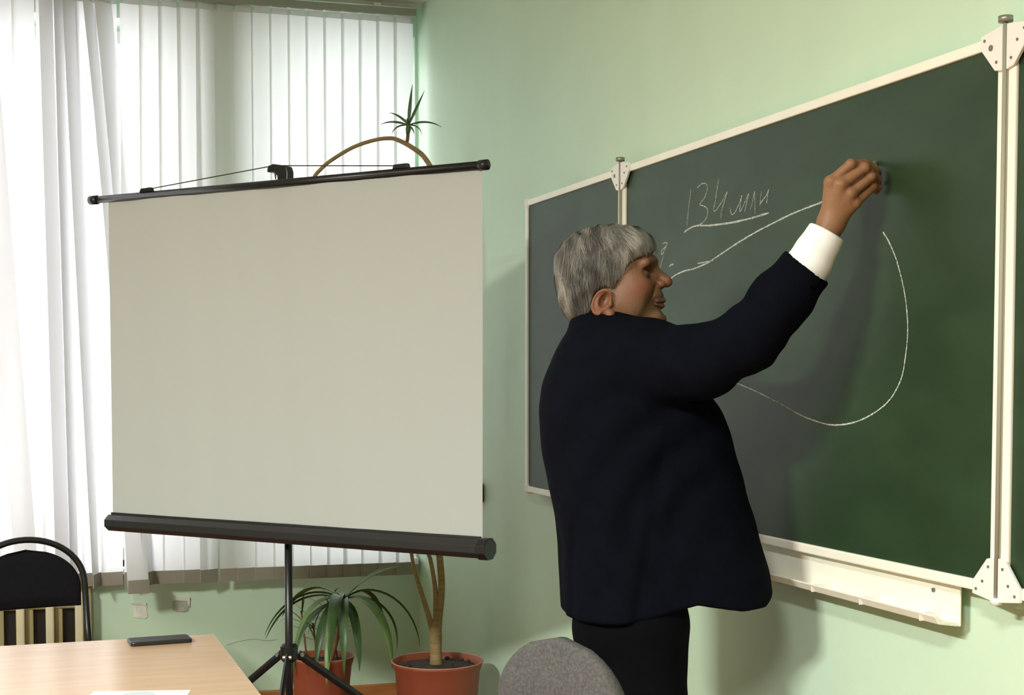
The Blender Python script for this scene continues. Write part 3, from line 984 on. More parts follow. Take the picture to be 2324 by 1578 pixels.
# leaning stem up to the crown
cr0 = (0.082, -0.020, 0.575)
MB().tube(smooth_path([(0.02, -0.03, 0.32), (0.05, -0.03, 0.42), (0.072, -0.025, 0.50), cr0], 5), [0.010] * 16, 8).build('stem', 'bark_dark', dr, smooth=True)
rng = random.Random(5)
big = [  # azimuth from picture right, length, half width, lift, droop
    (0.10, 0.27, 0.011, 0.72, 0.95), (0.30, 0.20, 0.009, 0.95, 0.6),
    (-0.35, 0.42, 0.021, 0.55, 2.1), (-0.75, 0.46, 0.022, 0.40, 1.95), (-1.25, 0.46, 0.021, 0.45, 2.1), (-1.75, 0.45, 0.022, 0.50, 2.1),
    (-2.25, 0.44, 0.021, 0.55, 1.9), (-2.75, 0.40, 0.018, 0.45, 1.75), (3.05, 0.36, 0.017, 0.35, 1.5), (2.75, 0.33, 0.014, 0.6, 1.7),
    (-0.05, 0.36, 0.018, 0.40, 2.0), (-1.0, 0.38, 0.018, 0.05, 1.6), (-1.5, 0.42, 0.020, 0.10, 1.6), (-2.05, 0.38, 0.020, 0.10, 1.6), (0.8, 0.32, 0.014, 0.5, 1.9), (1.7, 0.30, 0.013, 0.6, 1.9), (-2.55, 0.38, 0.017, 0.05, 1.5)]
for i, (az, ln, wd, lf, dp) in enumerate(big):
    leaf(dr, cr0, az + RA + rng.uniform(-0.2, 0.2), ln * rng.uniform(0.9, 1.1), wd * 1.12, lf + rng.uniform(-0.12, 0.18), dp, 'leaf' if i % 3 else 'leaf_light', 0.35, 16, rng.uniform(-0.8, 0.8), bend=0.5 if i < 2 else 1.5)
# dry tip of the longest upper leaf
# thin upright young shoots behind
for (sx, sy, h) in ((-0.05, 0.03, 0.20), (0.03, 0.05, 0.25), (-0.02, -0.02, 0.16), (0.07, 0.04, 0.14)):
    b0 = (sx, sy, 0.335)
    tp = (sx + rng.uniform(-0.03, 0.03), sy + rng.uniform(-0.02, 0.02), 0.335 + h)
    MB().tube([b0, tp], 0.0035, 6).build('stem', 'bark_dark', dr, smooth=True)
    for k in range(9):
        az = rng.uniform(0, 2 * PI)
        t = rng.uniform(0.45, 1.0)
        q = tuple(b0[i] + (tp[i] - b0[i]) * t for i in range(3))
        leaf(dr, q, az, rng.uniform(0.07, 0.14), 0.0035, rng.uniform(0.3, 1.35), rng.uniform(0.2, 1.6), 'leaf_light' if k % 2 else 'leaf', 0.3, 8)

# ================================================================== THE MAN AT THE BOARD
# implicit surfaces: distance-like functions joined smoothly, turned into meshes by surface nets
def smin(a, b, k):
    h = np.clip(0.5 + 0.5 * (b - a) / k, 0, 1)
    return b * (1 - h) + a * h - k * h * (1 - h)


def smax(a, b, k):
    return -smin(-a, -b, k)


def cone(P, a, b, ra, rb):
    a, b = np.array(a, np.float32), np.array(b, np.float32)
    ba = b - a
    t = np.clip(((P[0] - a[0]) * ba[0] + (P[1] - a[1]) * ba[1] + (P[2] - a[2]) * ba[2]) / float(ba @ ba), 0, 1)
    return np.sqrt((P[0] - a[0] - t * ba[0]) ** 2 + (P[1] - a[1] - t * ba[1]) ** 2 + (P[2] - a[2] - t * ba[2]) ** 2) - (ra + t * (rb - ra))


def chain(P, pts, rad, k=0.004):
    d = None
    for i in range(len(pts) - 1):
        e = cone(P, pts[i], pts[i + 1], rad[i], rad[i + 1])
        d = e if d is None else smin(d, e, k)
    return d


def ell(P, c, r, rot=None):
    x, y, z = P[0] - c[0], P[1] - c[1], P[2] - c[2]
    if rot is not None:          # rotation about the y axis
        ca, sa = math.cos(rot), math.sin(rot)
        x, z = ca * x + sa * z, -sa * x + ca * z
    k0 = np.sqrt((x / r[0]) ** 2 + (y / r[1]) ** 2 + (z / r[2]) ** 2)
    k1 = np.sqrt((x / r[0] ** 2) ** 2 + (y / r[1] ** 2) ** 2 + (z / r[2] ** 2) ** 2) + 1e-9
    return k0 * (k0 - 1) / k1


def nets(fn, lo, hi, h):
    """mesh of fn < 0 inside the box"""
    ax = [np.arange(lo[i], hi[i] + h, h, dtype=np.float32) for i in range(3)]
    X, Y, Z = np.meshgrid(*ax, indexing='ij', sparse=True)
    X, Y, Z = np.broadcast_arrays(X, Y, Z)
    f = np.asarray(fn((X, Y, Z)), np.float32)
    s = f < 0
    nx, ny, nz = (d - 1 for d in f.shape)
    cnt = np.zeros((nx, ny, nz), np.int8)
    for i in (0, 1):
        for j in (0, 1):
            for k in (0, 1):
                cnt += s[i:i + nx, j:j + ny, k:k + nz]
    I, Jn, K = np.nonzero((cnt > 0) & (cnt < 8))
    idx = np.full((nx, ny, nz), -1, np.int64)
    idx[I, Jn, K] = np.arange(len(I))
    acc = np.zeros((len(I), 3), np.float64)
    n = np.zeros(len(I))
    cor = [(i, j, k) for i in (0, 1) for j in (0, 1) for k in (0, 1)]
    for a in cor:
        for d in range(3):
            if a[d]:
                continue
            b = list(a)
            b[d] = 1
            fa = f[I + a[0], Jn + a[1], K + a[2]]
            fb = f[I + b[0], Jn + b[1], K + b[2]]
            m_ = (fa < 0) != (fb < 0)
            t = np.where(m_, fa / np.where(m_, fa - fb, 1), 0)
            for c in range(3):
                acc[:, c] += np.where(m_, a[c] + (t if c == d else 0), 0)
            n += m_
    base = np.stack([I, Jn, K], -1)
    V = np.array(lo) + (base + acc / n[:, None]) * h
    Fs = []
    for d in range(3):
        e, g = [(1, 2), (2, 0), (0, 1)][d]
        sl0 = [slice(1, -1)] * 3
        sl0[d] = slice(0, -1)
        sl1 = list(sl0)
        sl1[d] = slice(1, None)
        c = s[tuple(sl0)] != s[tuple(sl1)]
        q = np.array(np.nonzero(c))
        off = np.array([1, 1, 1])
        off[d] = 0
        g0 = q + off[:, None]
        sg = s[tuple(g0)]
        def cell(de, dg):
            w = g0.copy()
            w[e] -= de
            w[g] -= dg
            return idx[tuple(w)]
        quad = np.stack([cell(1, 1), cell(0, 1), cell(0, 0), cell(1, 0)], -1)
        quad[~sg] = quad[~sg][:, ::-1]
        Fs.append(quad)
    Fq = np.concatenate(Fs)
    Fq = Fq[(Fq >= 0).all(1)]
    return V, Fq


def np_mesh(name, V, F, material, parent, tint=None):
    me = bpy.data.meshes.new(name)
    me.vertices.add(len(V))
    me.vertices.foreach_set('co', np.asarray(V, np.float32).ravel())
    k = F.shape[1]
    me.loops.add(F.size)
    me.loops.foreach_set('vertex_index', F.astype(np.int32).ravel())
    me.polygons.add(len(F))
    me.polygons.foreach_set('loop_start', np.arange(0, F.size, k, dtype=np.int32))
    me.polygons.foreach_set('loop_total', np.full(len(F), k, np.int32))
    me.polygons.foreach_set('use_smooth', np.ones(len(F), bool))
    me.update(calc_edges=True)
    me.validate()
    if tint is not None:
        ca = me.color_attributes.new('tint', 'FLOAT_COLOR', 'POINT')
        ca.data.foreach_set('color', np.asarray(tint, np.float32).ravel())
    me.materials.append(M[material])
    o = bpy.data.objects.new(name, me)
    COL.objects.link(o)
    o.parent = parent
    return o


man = thing('person', 'grey-haired person in a dark navy suit writing on the chalkboard', 'person', (-0.433, -3.346, 0.0), -YAW)
# person frame: x right in the picture, y away from the camera, z up
FACE = math.radians(35)          # the trunk faces right and away
ANGS = np.radians([0, 45, 90, 135, 180, 225, 270, 315, 360])


def polar(P, table, k=0.85):
    """radial cross-sections; each row: z, cx, cy, then radii front, front-right, right, back-right, back, back-left, left, front-left"""
    T = np.array(table, np.float32)
    T = T[np.argsort(T[:, 0])]
    z1 = np.ascontiguousarray(P[2][0, 0, :])
    cols = [np.interp(z1, T[:, 0], T[:, c]).astype(np.float32) for c in range(1, T.shape[1])]
    # soften the level steps
    dz = float(z1[1] - z1[0])
    w = max(1, int(0.02 / dz))
    ker = np.ones(2 * w + 1, np.float32) / (2 * w + 1)
    cols = [np.convolve(np.pad(c, w, 'edge'), ker, 'valid') for c in cols]
    x, y = P[0] - cols[0], P[1] - cols[1]
    rho = np.sqrt(x * x + y * y)
    al = np.mod(FACE - np.arctan2(y, x), 2 * PI)
    u = al / (PI / 4)
    i = np.floor(u).astype(np.int8) % 8
    t = (u - np.floor(u)).astype(np.float32)
    R_ = np.stack(cols[2:10], 0)            # 8 x nz
    kz = np.broadcast_to(np.arange(len(z1)), rho.shape)
    p0, p1, p2, p3 = (R_[(i + o_) % 8, kz] for o_ in (-1, 0, 1, 2))
    r = 0.5 * (2 * p1 + (p2 - p0) * t + (2 * p0 - 5 * p1 + 4 * p2 - p3) * t * t + (3 * p1 - p0 - 3 * p2 + p3) * t ** 3)
    return (rho - r) * k


TORSO = [
    (1.590, -0.046, 0.030, .066, .068, .070, .068, .066, .060, .066, .066),
    (1.560, -0.046, 0.030, .078, .084, .092, .088, .076, .066, .080, .080),
    (1.530, -0.047, 0.030, .105, .125, .150, .125, .100, .090, .120, .110),
    (1.490, -0.045, 0.030, .130, .160, .190, .160, .128, .113, .150, .150),
    (1.422, -0.040, 0.030, .155, .205, .200, .175, .148, .148, .180, .175),
    (1.364, -0.035, 0.028, .175, .252, .205, .178, .154, .161, .190, .180),
    (1.267, -0.030, 0.026, .185, .278, .200, .170, .148, .157, .190, .180),
    (1.179, -0.025, 0.024, .188, .298, .195, .163, .138, .145, .185, .172),
    (1.111, -0.020, 0.022, .190, .315, .190, .158, .130, .125, .180, .170),
    (1.060, -0.018, 0.020, .195, .326, .192, .158, .128, .119, .180, .170),
    (1.004, -0.015, 0.020, .200, .340, .195, .160, .130, .127, .180, .170),
    (0.900, -0.012, 0.020, .200, .348, .198, .165, .134, .126, .180, .170),
    (0.850, -0.012, 0.020, .200, .348, .198, .165, .134, .122, .180, .170),
]
SHO_R, ELB_R, CUF_R = (0.050, -0.105, 1.462), (0.232, -0.250, 1.514), (0.3415, -0.293, 1.658)
SHO_L, ELB_L, WRI_L = (-0.085, 0.185, 1.450), (-0.055, 0.265, 1.185), (0.085, 0.225, 1.105)
FDIR = np.array(CUF_R) - np.array(ELB_R)
FDIR = FDIR / np.linalg.norm(FDIR)


def jacket(P):
    x, y, z = P
    d = smax(polar(P, TORSO), z - 1.585, 0.01)
    # shoulder lifted by the raised arm
    d = smin(d, ell(P, (0.030, -0.085, 1.480), (0.105, 0.085, 0.085)), 0.05)
    arm = chain(P, [SHO_R, (0.145, -0.185, 1.467), ELB_R, (0.290, -0.272, 1.590), (0.362, -0.302, 1.684)], [0.088, 0.0735, 0.0625, 0.058, 0.0535], 0.03)
    # creases: rings round the elbow, diagonals from the armpit
    s_ = (x * FDIR[0] + y * FDIR[1] + z * FDIR[2])
    g = np.exp(-(((x - ELB_R[0]) ** 2 + (y - ELB_R[1]) ** 2 + (z - ELB_R[2]) ** 2) / 0.012))
    arm = arm + 0.0013 * g * np.sin(s_ * 150 + 40 * y) + 0.0011 * np.sin(s_ * 61 + 25 * z)
    cut = (x - CUF_R[0]) * FDIR[0] + (y - CUF_R[1]) * FDIR[1] + (z - CUF_R[2]) * FDIR[2]
    arm = smax(arm, cut, 0.006)
    hole = cone(P, np.array(CUF_R) - FDIR * 0.03, np.array(CUF_R) + FDIR * 0.05, 0.047, 0.047)
    arm = np.maximum(arm, -hole)
    larm = chain(P, [SHO_L, (-0.085, 0.235, 1.32), ELB_L, (0.02, 0.245, 1.14), WRI_L], [0.072, 0.066, 0.060, 0.052, 0.044], 0.03)
    d = smin(d, larm, 0.03)
    # drape folds pulling from the right armpit down across the back and side
    q = (x + 0.55 * (1.40 - z) * -0.35)
    pull = np.exp(-((x - 0.02) ** 2) / 0.035 - ((z - 1.22) ** 2) / 0.05)
    d = d + 0.0045 * pull * np.sin((z * 0.75 - x * 1.15) * 48 + 2.2 * np.sin(z * 9 + x * 7)) + 0.0030 * np.sin(z * 13 + x * 21) * np.clip((1.35 - z) * 4, 0, 1)
    # side seam valley between back panel and front panel
    seam = np.exp(-((x - (0.075 - 0.16 * (1.30 - z))) ** 2) / 0.00025) * np.clip((1.36 - z) * 6, 0, 1) * (y < 0)
    d = d + 0.0045 * seam
    # centre vent at the back left
    vent = np.exp(-((x + 0.118) ** 2) / 0.00006) * np.clip((1.13 - z) * 12, 0, 1) * (y < 0.06)
    d = d + 0.006 * vent
    d = smin(d, arm, 0.022)
    # collar roll round the neck
    ring = np.sqrt((np.sqrt(((x + 0.038) / 1.0) ** 2 + ((y - 0.030) / 1.0) ** 2) - 0.069) ** 2 + ((z - 1.548 - 0.10 * (-(x + 0.045) * 0.75)) / 1.5) ** 2) - 0.0155
    d = smin(d, ring, 0.018)
    # hem: lower at the back, lifted at the front edge, rounded front corner
    hem = np.interp(x[:, 0, 0], [-0.16, -0.125, -0.006, 0.047, 0.147, 0.243, 0.300, 0.326, 0.345], [0.902, 0.900, 0.906, 0.917, 0.946, 0.931, 0.934, 0.955, 0.992]).astype(np.float32)[:, None, None]
    d = smax(d, hem - z, 0.010)
    # hollow skirt, open neck
    inner = polar(P, [(r[0], r[1], r[2]) + tuple(v - 0.020 for v in r[3:]) for r in TORSO])
    d = np.maximum(d, -smax(inner, z - 1.06, 0.02))
    neck = cone(P, (-0.040, 0.028, 1.50), (-0.046, 0.026, 1.68), 0.062, 0.068)
    d = np.maximum(d, -neck)
    # open front
    fx, fy = math.cos(FACE), math.sin(FACE)
    pf = (x + 0.03) * fx + (y - 0.025) * fy
    qf = (x + 0.03) * fy - (y - 0.025) * fx
    op = np.maximum(np.abs(qf - 0.005) - np.clip(0.02 + 0.10 * np.abs(z - 1.2), 0.02, 0.07), 0.08 - pf)
    op = np.maximum(op, z - 1.52)
    d = np.maximum(d, -op)
    return d


V, Fq = nets(jacket, (-0.27, -0.38, 0.88), (0.46, 0.36, 1.76), 0.0052)
jk = np_mesh('jacket', V, Fq, 'jacket', man)


# trousers
def trousers(P):
    x, y, z = P
    d = ell(P, (0.022, 0.030, 0.905), (0.118, 0.165, 0.13))
    d = smin(d, ell(P, (-0.030, 0.000, 0.87), (0.085, 0.10, 0.095)), 0.05)
    d = smin(d, chain(P, [(0.040, -0.045, 0.88), (0.043, -0.050, 0.70), (0.044, -0.048, 0.50), (0.030, -0.045, 0.06)], [0.098, 0.088, 0.074, 0.066], 0.03), 0.03)
    d = smin(d, chain(P, [(0.000, 0.115, 0.88), (0.000, 0.125, 0.70), (0.010, 0.130, 0.50), (0.000, 0.130, 0.06)], [0.098, 0.088, 0.074, 0.066], 0.03), 0.02)
    d = d + 0.003 * np.sin(z * 30 + x * 40) * np.clip((0.85 - z) * 3, 0, 1)
    d = smax(d, 0.035 - z, 0.005)
    return smax(d, z - 1.02, 0.01)


V, Fq = nets(trousers, (-0.16, -0.19, 0.0), (0.18, 0.26, 1.04), 0.0075)
np_mesh('trousers', V, Fq, 'trousers', man)
for (cx_, cy_) in ((0.045, -0.048), (0.015, 0.130)):
    def shoe(P, cx_=cx_, cy_=cy_):
        d = smin(ell(P, (cx_ + 0.075, cy_ + 0.03, 0.035), (0.125, 0.048, 0.04)), ell(P, (cx_ - 0.01, cy_, 0.05), (0.065, 0.045, 0.055)), 0.03)
        return smax(d, 0.002 - P[2], 0.004)
    V, Fq = nets(shoe, (cx_ - 0.1, cy_ - 0.07, -0.01), (cx_ + 0.22, cy_ + 0.1, 0.12), 0.006)
    np_mesh('shoe', V, Fq, 'shoe', man)


# shirt: chest under the open jacket, collar band, right and left cuffs
def shirt(P):
    x, y, z = P
    d = polar(P, [(r[0], r[1], r[2]) + tuple(min(v - 0.022, 0.165) for v in r[3:]) for r in TORSO])
    d = smax(smax(d, 0.93 - z, 0.01), z - 1.55, 0.01)
    band = np.sqrt((np.sqrt((x + 0.042) ** 2 + (y - 0.028) ** 2) - 0.064) ** 2 + ((z - 1.563 - 0.10 * (-(x + 0.042) * 0.75)) / 4.0) ** 2) - 0.005
    return np.minimum(d, band)


V, Fq = nets(shirt, (-0.24, -0.22, 0.90), (0.20, 0.26, 1.63), 0.007)
np_mesh('shirt', V, Fq, 'shirt', man)
C0, C1 = np.array((0.336, -0.291, 1.650)), np.array((0.3790, -0.2985, 1.7265))


def cuff(P):
    x, y, z = P
    ax = (C1 - C0) / np.linalg.norm(C1 - C0)
    s_ = (x - C0[0]) * ax[0] + (y - C0[1]) * ax[1] + (z - C0[2]) * ax[2]
    d = cone(P, C0, C1 + ax * 0.02, 0.0475, 0.036)
    d = d + 0.0016 * np.sin(s_ * 130 + 35 * x) * np.exp(-s_ / 0.04)
    d = smax(smax(d, s_ - float(np.linalg.norm(C1 - C0)), 0.004), -s_ - 0.01, 0.004)
    return np.maximum(d, -cone(P, C0 - ax * 0.05, C1 + ax * 0.06, 0.0405, 0.0275))


V, Fq = nets(cuff, (0.27, -0.36, 1.60), (0.44, -0.23, 1.76), 0.0022)
np_mesh('shirt_cuff', V, Fq, 'shirt', man)

# ---------------------------------------------------------------- head
HC = np.array((-0.024, 0.018, 1.662))
HYAW = math.radians(-9)
HPITCH = 0.0
ch_, sh_ = math.cos(HYAW), math.sin(HYAW)


def to_head(P):
    x, y, z = P[0] - HC[0], P[1] - HC[1], P[2] - HC[2]
    return (x * ch_ + y * sh_, -x * sh_ + y * ch_, z)


def from_head(V):
    V = np.asarray(V)
    return np.stack([V[:, 0] * ch_ - V[:, 1] * sh_, V[:, 0] * sh_ + V[:, 1] * ch_, V[:, 2]], -1) + HC


def head(P):
    x, y, z = P
    Q = (x, np.abs(y), z)
    d = ell(P, (-0.022, 0, 0.022), (0.098, 0.074, 0.082))                       # cranium
    d = smin(d, ell(P, (0.040, 0, -0.022), (0.056, 0.058, 0.085)), 0.030)       # face
    d = smin(d, cone(Q, (0.005, 0.047, -0.070), (0.082, 0.016, -0.099), 0.021, 0.020), 0.026)   # jaw
    d = smin(d, ell(P, (0.094, 0, -0.097), (0.021, 0.024, 0.019)), 0.018)       # chin
    d = smin(d, ell(Q, (0.050, 0.043, -0.030), (0.032, 0.022, 0.030)), 0.022)   # cheek
    d = smin(d, ell(Q, (0.030, 0.050, -0.062), (0.036, 0.016, 0.036)), 0.022)   # jowl
    d = smin(d, cone(Q, (0.085, 0.0, 0.030), (0.071, 0.047, 0.024), 0.0110, 0.0120), 0.012)   # brow ridge
    d = smax(d, -ell(Q, (0.089, 0.036, 0.002), (0.027, 0.022, 0.0140)), 0.011)  # eye sockets
    d = smin(d, ell(Q, (0.0655, 0.035, -0.001), (0.0140, 0.0170, 0.0105)), 0.005)    # lids
    d = smax(d, -cone(Q, (0.0830, 0.022, -0.0020), (0.066, 0.053, -0.0045), 0.0016, 0.0012), 0.002)   # lid slit
    d = smin(d, cone(P, (0.082, 0, 0.018), (0.112, 0, -0.011), 0.0080, 0.0105), 0.010)   # nose bridge
    d = smin(d, ell(P, (0.1145, 0, -0.0165), (0.0130, 0.0125, 0.0115)), 0.008)   # tip
    d = smin(d, ell(Q, (0.1000, 0.0130, -0.0215), (0.0125, 0.0080, 0.0090)), 0.006)   # wings
    d = smax(d, -ell(Q, (0.1060, 0.0065, -0.0310), (0.0060, 0.0035, 0.0050)), 0.003)   # nostrils
    d = smin(d, ell(P, (0.0900, 0, -0.046), (0.0180, 0.026, 0.016)), 0.010)     # muzzle
    d = smin(d, cone(Q, (0.1080, 0.0, -0.0565), (0.0950, 0.022, -0.0600), 0.0062, 0.0035), 0.005)   # upper lip
    d = smin(d, cone(Q, (0.1050, 0.0, -0.0690), (0.0940, 0.020, -0.0655), 0.0068, 0.0035), 0.005)   # lower lip
    d = smax(d, -cone(Q, (0.1130, 0.0, -0.0628), (0.0900, 0.027, -0.0628), 0.0022, 0.0016), 0.003)  # mouth line
    d = smax(d, -cone(Q, (0.095, 0.021, -0.022), (0.082, 0.036, -0.058), 0.0030, 0.0018), 0.005)
    d = smax(d, -cone(Q, (0.072, 0.028, -0.0165), (0.056, 0.048, -0.0150), 0.0018, 0.0014), 0.005)   # bag under the eye
    d = smax(d, -cone(P, (0.113, -0.02, -0.0805), (0.113, 0.02, -0.0805), 0.0060, 0.0060), 0.008)   # under the lip
    # neck
    d = smin(d, cone(P, (-0.030, 0, -0.050), (-0.022, 0.010, -0.165), 0.056, 0.061), 0.028)
    # ears: shell, rim, hollow, lobe
    t = 0.45
    ear = ell(Q, (-0.022, 0.0750, -0.064), (0.0195, 0.0075, 0.0295), -t)
    ear = smin(ear, ell(Q, (-0.004, 0.0725, -0.090), (0.0110, 0.0080, 0.0120)), 0.008)
    ex, ez = Q[0] + 0.022, Q[2] + 0.063
    er = ex * math.cos(-t) + ez * math.sin(-t)
    ew = -ex * math.sin(-t) + ez * math.cos(-t)
    rr = np.sqrt((er / 0.0180) ** 2 + (ew / 0.0275) ** 2)
    rim = np.sqrt(((rr - 1) * 0.023) ** 2 + (Q[1] - 0.0800) ** 2) - 0.0030
    rim = np.where((er > 0.010) & (ew < 0.012), 1.0, rim)
    ear = smin(ear, rim, 0.004)
    ear = smax(ear, -ell(Q, (-0.015, 0.0850, -0.059), (0.0120, 0.0170, 0.0190), -t), 0.003)
    ear = smin(ear, ell(Q, (-0.0025, 0.0765, -0.067), (0.0050, 0.0055, 0.0075)), 0.004)    # tragus
    d = smin(d, ear, 0.006)
    return d


# hair volume, trimmed by the hairline
HL_X = [-0.16, -0.075, -0.052, -0.046, -0.038, -0.012, 0.001, 0.010, 0.026, 0.031, 0.050, 0.070, 0.095, 0.11]
HL_Z = [-0.108, -0.106, -0.094, -0.066, -0.040, -0.028, -0.036, -0.022, -0.006, 0.014, 0.030, 0.042, 0.056, 0.060]


def hair_vol(P):
    x, y, z = P
    d = ell(P, (-0.024, 0, 0.022), (0.109, 0.0865, 0.0865))
    d = smin(d, ell(P, (-0.050, 0, -0.035), (0.077, 0.075, 0.081)), 0.03)
    d = smin(d, ell(P, (0.026, 0, 0.052), (0.062, 0.074, 0.050)), 0.03)
    d = smin(d, ell(P, (0.050, -0.01, 0.056), (0.031, 0.058, 0.030)), 0.02)
    return d


def lumps(x, y, z):
    return 0.0030 * np.sin(x * 95 + 2.2 * np.sin(z * 60)) * np.sin(y * 70 + 1) + 0.0016 * np.sin(x * 210 + z * 55 + y * 60)


def hair(P):
    x, y, z = P
    d = hair_vol(P) + lumps(x, y, z)
    line = np.interp(x, HL_X, HL_Z).astype(np.float32)
    return smax(d, (line - z) * 0.8, 0.008)


V, Fq = nets(hair, (-0.16, -0.11, -0.13), (0.12, 0.11, 0.13), 0.0024)
rs = np.random.RandomState(2)


def shade(p):
    """natural streaks: grey with darker crown side, whiter fringe and nape"""
    s_ = 0.175 + 0.08 * np.sin(p[:, 0] * 130 + p[:, 1] * 40 + 2 * np.sin(p[:, 2] * 40))
    dark = np.exp(-(((p[:, 0] + 0.045) / 0.050) ** 2 + ((p[:, 2] - 0.040) / 0.060) ** 2))
    dark2 = np.exp(-(((p[:, 0] + 0.075) / 0.035) ** 2 + ((p[:, 2] + 0.050) / 0.045) ** 2))
    s_ = s_ - 0.150 * dark - 0.125 * dark2
    s_ = s_ + 0.16 * np.exp(-(((p[:, 0] - 0.055) / 0.04) ** 2)) + 0.10 * np.exp(-(((p[:, 0] + 0.115) / 0.02) ** 2))
    return np.clip(s_, 0.045, 0.5)


def grey(s_):
    return np.stack([s_ * 1.0, s_ * 0.965, s_ * 0.85, np.ones_like(s_)], -1)


HV, HF, HT = [from_head(V)], [Fq], [grey(shade(V) * 0.72)]
# strands combed from the crown
keep = rs.choice(len(V), 11000, replace=True)
p = V[keep].copy()


def hgrad(q):
    e = 0.002
    out = []
    for c in range(3):
        a, b = [q[:, 0].copy(), q[:, 1].copy(), q[:, 2].copy()], [q[:, 0].copy(), q[:, 1].copy(), q[:, 2].copy()]
        a[c] += e
        b[c] -= e
        out.append((hair_vol(tuple(a)) - hair_vol(tuple(b))) / (2 * e))
    g = np.stack(out, -1)
    return g / (np.linalg.norm(g, axis=1, keepdims=True) + 1e-9)


crown = np.array((-0.070, 0.005, 0.100))
lift = rs.uniform(0.0003, 0.0030, len(p))
tone = np.clip(shade(p) * rs.uniform(0.75, 1.25, len(p)) + rs.normal(0, 0.03, len(p)), 0.05, 0.75)
NS = 9
step = rs.uniform(0.0045, 0.0075, len(p))[:, None]
wid = rs.uniform(0.00025, 0.00055, len(p))
jit = rs.normal(0, 0.13, p.shape) + 0.25 * np.stack([np.sin(p[:, 2] * 55 + p[:, 1] * 40), np.sin(p[:, 0] * 48 + 1), np.sin(p[:, 0] * 62 + p[:, 1] * 30)], -1)
path = []
for i in range(NS + 1):
    g = hgrad(p)
    v_ = hair_vol((p[:, 0], p[:, 1], p[:, 2])) + lumps(p[:, 0], p[:, 1], p[:, 2])
    p = p - g * (v_ - lift)[:, None]
    rad = p - crown
    rad /= np.linalg.norm(rad, axis=1, keepdims=True) + 1e-9
    fwd = np.clip((p[:, 0:1] - 0.01) / 0.05, 0, 1)
    dirv = 0.75 * rad + np.array((0, 0, -0.75)) * (1 - 0.3 * fwd) + np.array((-0.10, 0, 0)) + fwd * np.array((0.35, -0.25, 0)) + jit
    dirv -= g * (dirv * g).sum(1, keepdims=True)
    dirv /= np.linalg.norm(dirv, axis=1, keepdims=True) + 1e-9
    sd = np.cross(dirv, g)
    w = wid * (1 - (i / NS) ** 2 * 0.85)
    path.append((p - sd * w[:, None], p + sd * w[:, None]))
    p = p + dirv * step
SV = np.stack([np.stack(q, 1) for q in path], 1)       # n, NS+1, 2, 3
ok = np.interp(SV[:, -1, 0, 0], HL_X, HL_Z) - 0.010 < SV[:, -1, 0, 2]
SV = SV[ok]
tone = tone[ok]
n = len(SV)
flatv = from_head(SV.reshape(-1, 3))
bi = (np.arange(n) * (NS + 1) * 2)[:, None] + (np.arange(NS) * 2)[None, :]
bi = bi.reshape(-1)
sf = np.stack([bi, bi + 1, bi + 3, bi + 2], -1)
HF.append(sf + len(HV[0]))
HV.append(flatv)
HT.append(grey(np.repeat(tone, (NS + 1) * 2)))
np_mesh('hair', np.concatenate(HV), np.concatenate(HF), 'hair', man, np.concatenate(HT))

# body: head and neck, hidden trunk, both arms and hands - one mesh
bodyV, bodyF, bodyT = [], [], []
off = 0


def add_body(V, F, T):
    global off
    bodyV.append(V)
    bodyF.append(F + off)
    bodyT.append(T)
    off += len(V)


V, Fq = nets(head, (-0.13, -0.10, -0.175), (0.14, 0.10, 0.12), 0.0021)
skin = np.array(srgb(140, 103, 73)[:3])
red = np.array(srgb(124, 72, 52)[:3])
brow = np.array(srgb(82, 70, 58)[:3])
lip = np.array(srgb(112, 68, 54)[:3])
beard = np.array(srgb(112, 88, 66)[:3])


def mixc(T, c, w):
    return T * (1 - w[:, None]) + c * w[:, None]


T = np.tile(np.array(srgb(116, 82, 57)[:3]), (len(V), 1))  # shaded face: a darker tone than the hands put into the skin
ay = np.abs(V[:, 1])
T = mixc(T, red, 0.55 * np.exp(-(((V[:, 0] - 0.060) / 0.03) ** 2 + ((V[:, 2] + 0.035) / 0.025) ** 2)))
T = mixc(T, red, 0.5 * np.exp(-(((V[:, 0] - 0.115) / 0.012) ** 2 + ((V[:, 2] + 0.018) / 0.012) ** 2)))
T = mixc(T, red, 0.4 * (ay > 0.072) * (V[:, 0] < 0.01))
T = mixc(T, beard, 0.5 * np.clip((-0.040 - V[:, 2]) / 0.02, 0, 1) * np.clip((V[:, 0] - 0.02) / 0.03, 0, 1))
T = mixc(T, lip, 0.8 * np.exp(-(((V[:, 2] + 0.063) / 0.008) ** 2)) * (V[:, 0] > 0.092) * (ay < 0.026))
T = mixc(T, brow, 0.75 * np.exp(-(((V[:, 2] - 0.026 + 0.2 * (ay - 0.03)) / 0.0060) ** 2)) * (ay > 0.010) * (ay < 0.052) * (V[:, 0] > 0.05))
T = mixc(T, brow, 0.6 * np.exp(-(((V[:, 2] + 0.0015) / 0.003) ** 2)) * (ay > 0.018) * (ay < 0.050) * (V[:, 0] > 0.06))
T = mixc(T, np.array(srgb(92, 66, 48)[:3]), 0.55 * np.exp(-(((V[:, 0] - 0.072) / 0.016) ** 2 + ((V[:, 2] - 0.004) / 0.013) ** 2)) * (ay > 0.014))  # eye-socket shadow painted into the skin colour
T = mixc(T, beard, 0.55 * np.exp(-(((V[:, 0] - 0.100) / 0.022) ** 2 + ((V[:, 2] + 0.055) / 0.022) ** 2)))
add_body(from_head(V), Fq, np.c_[T, np.ones(len(V))])


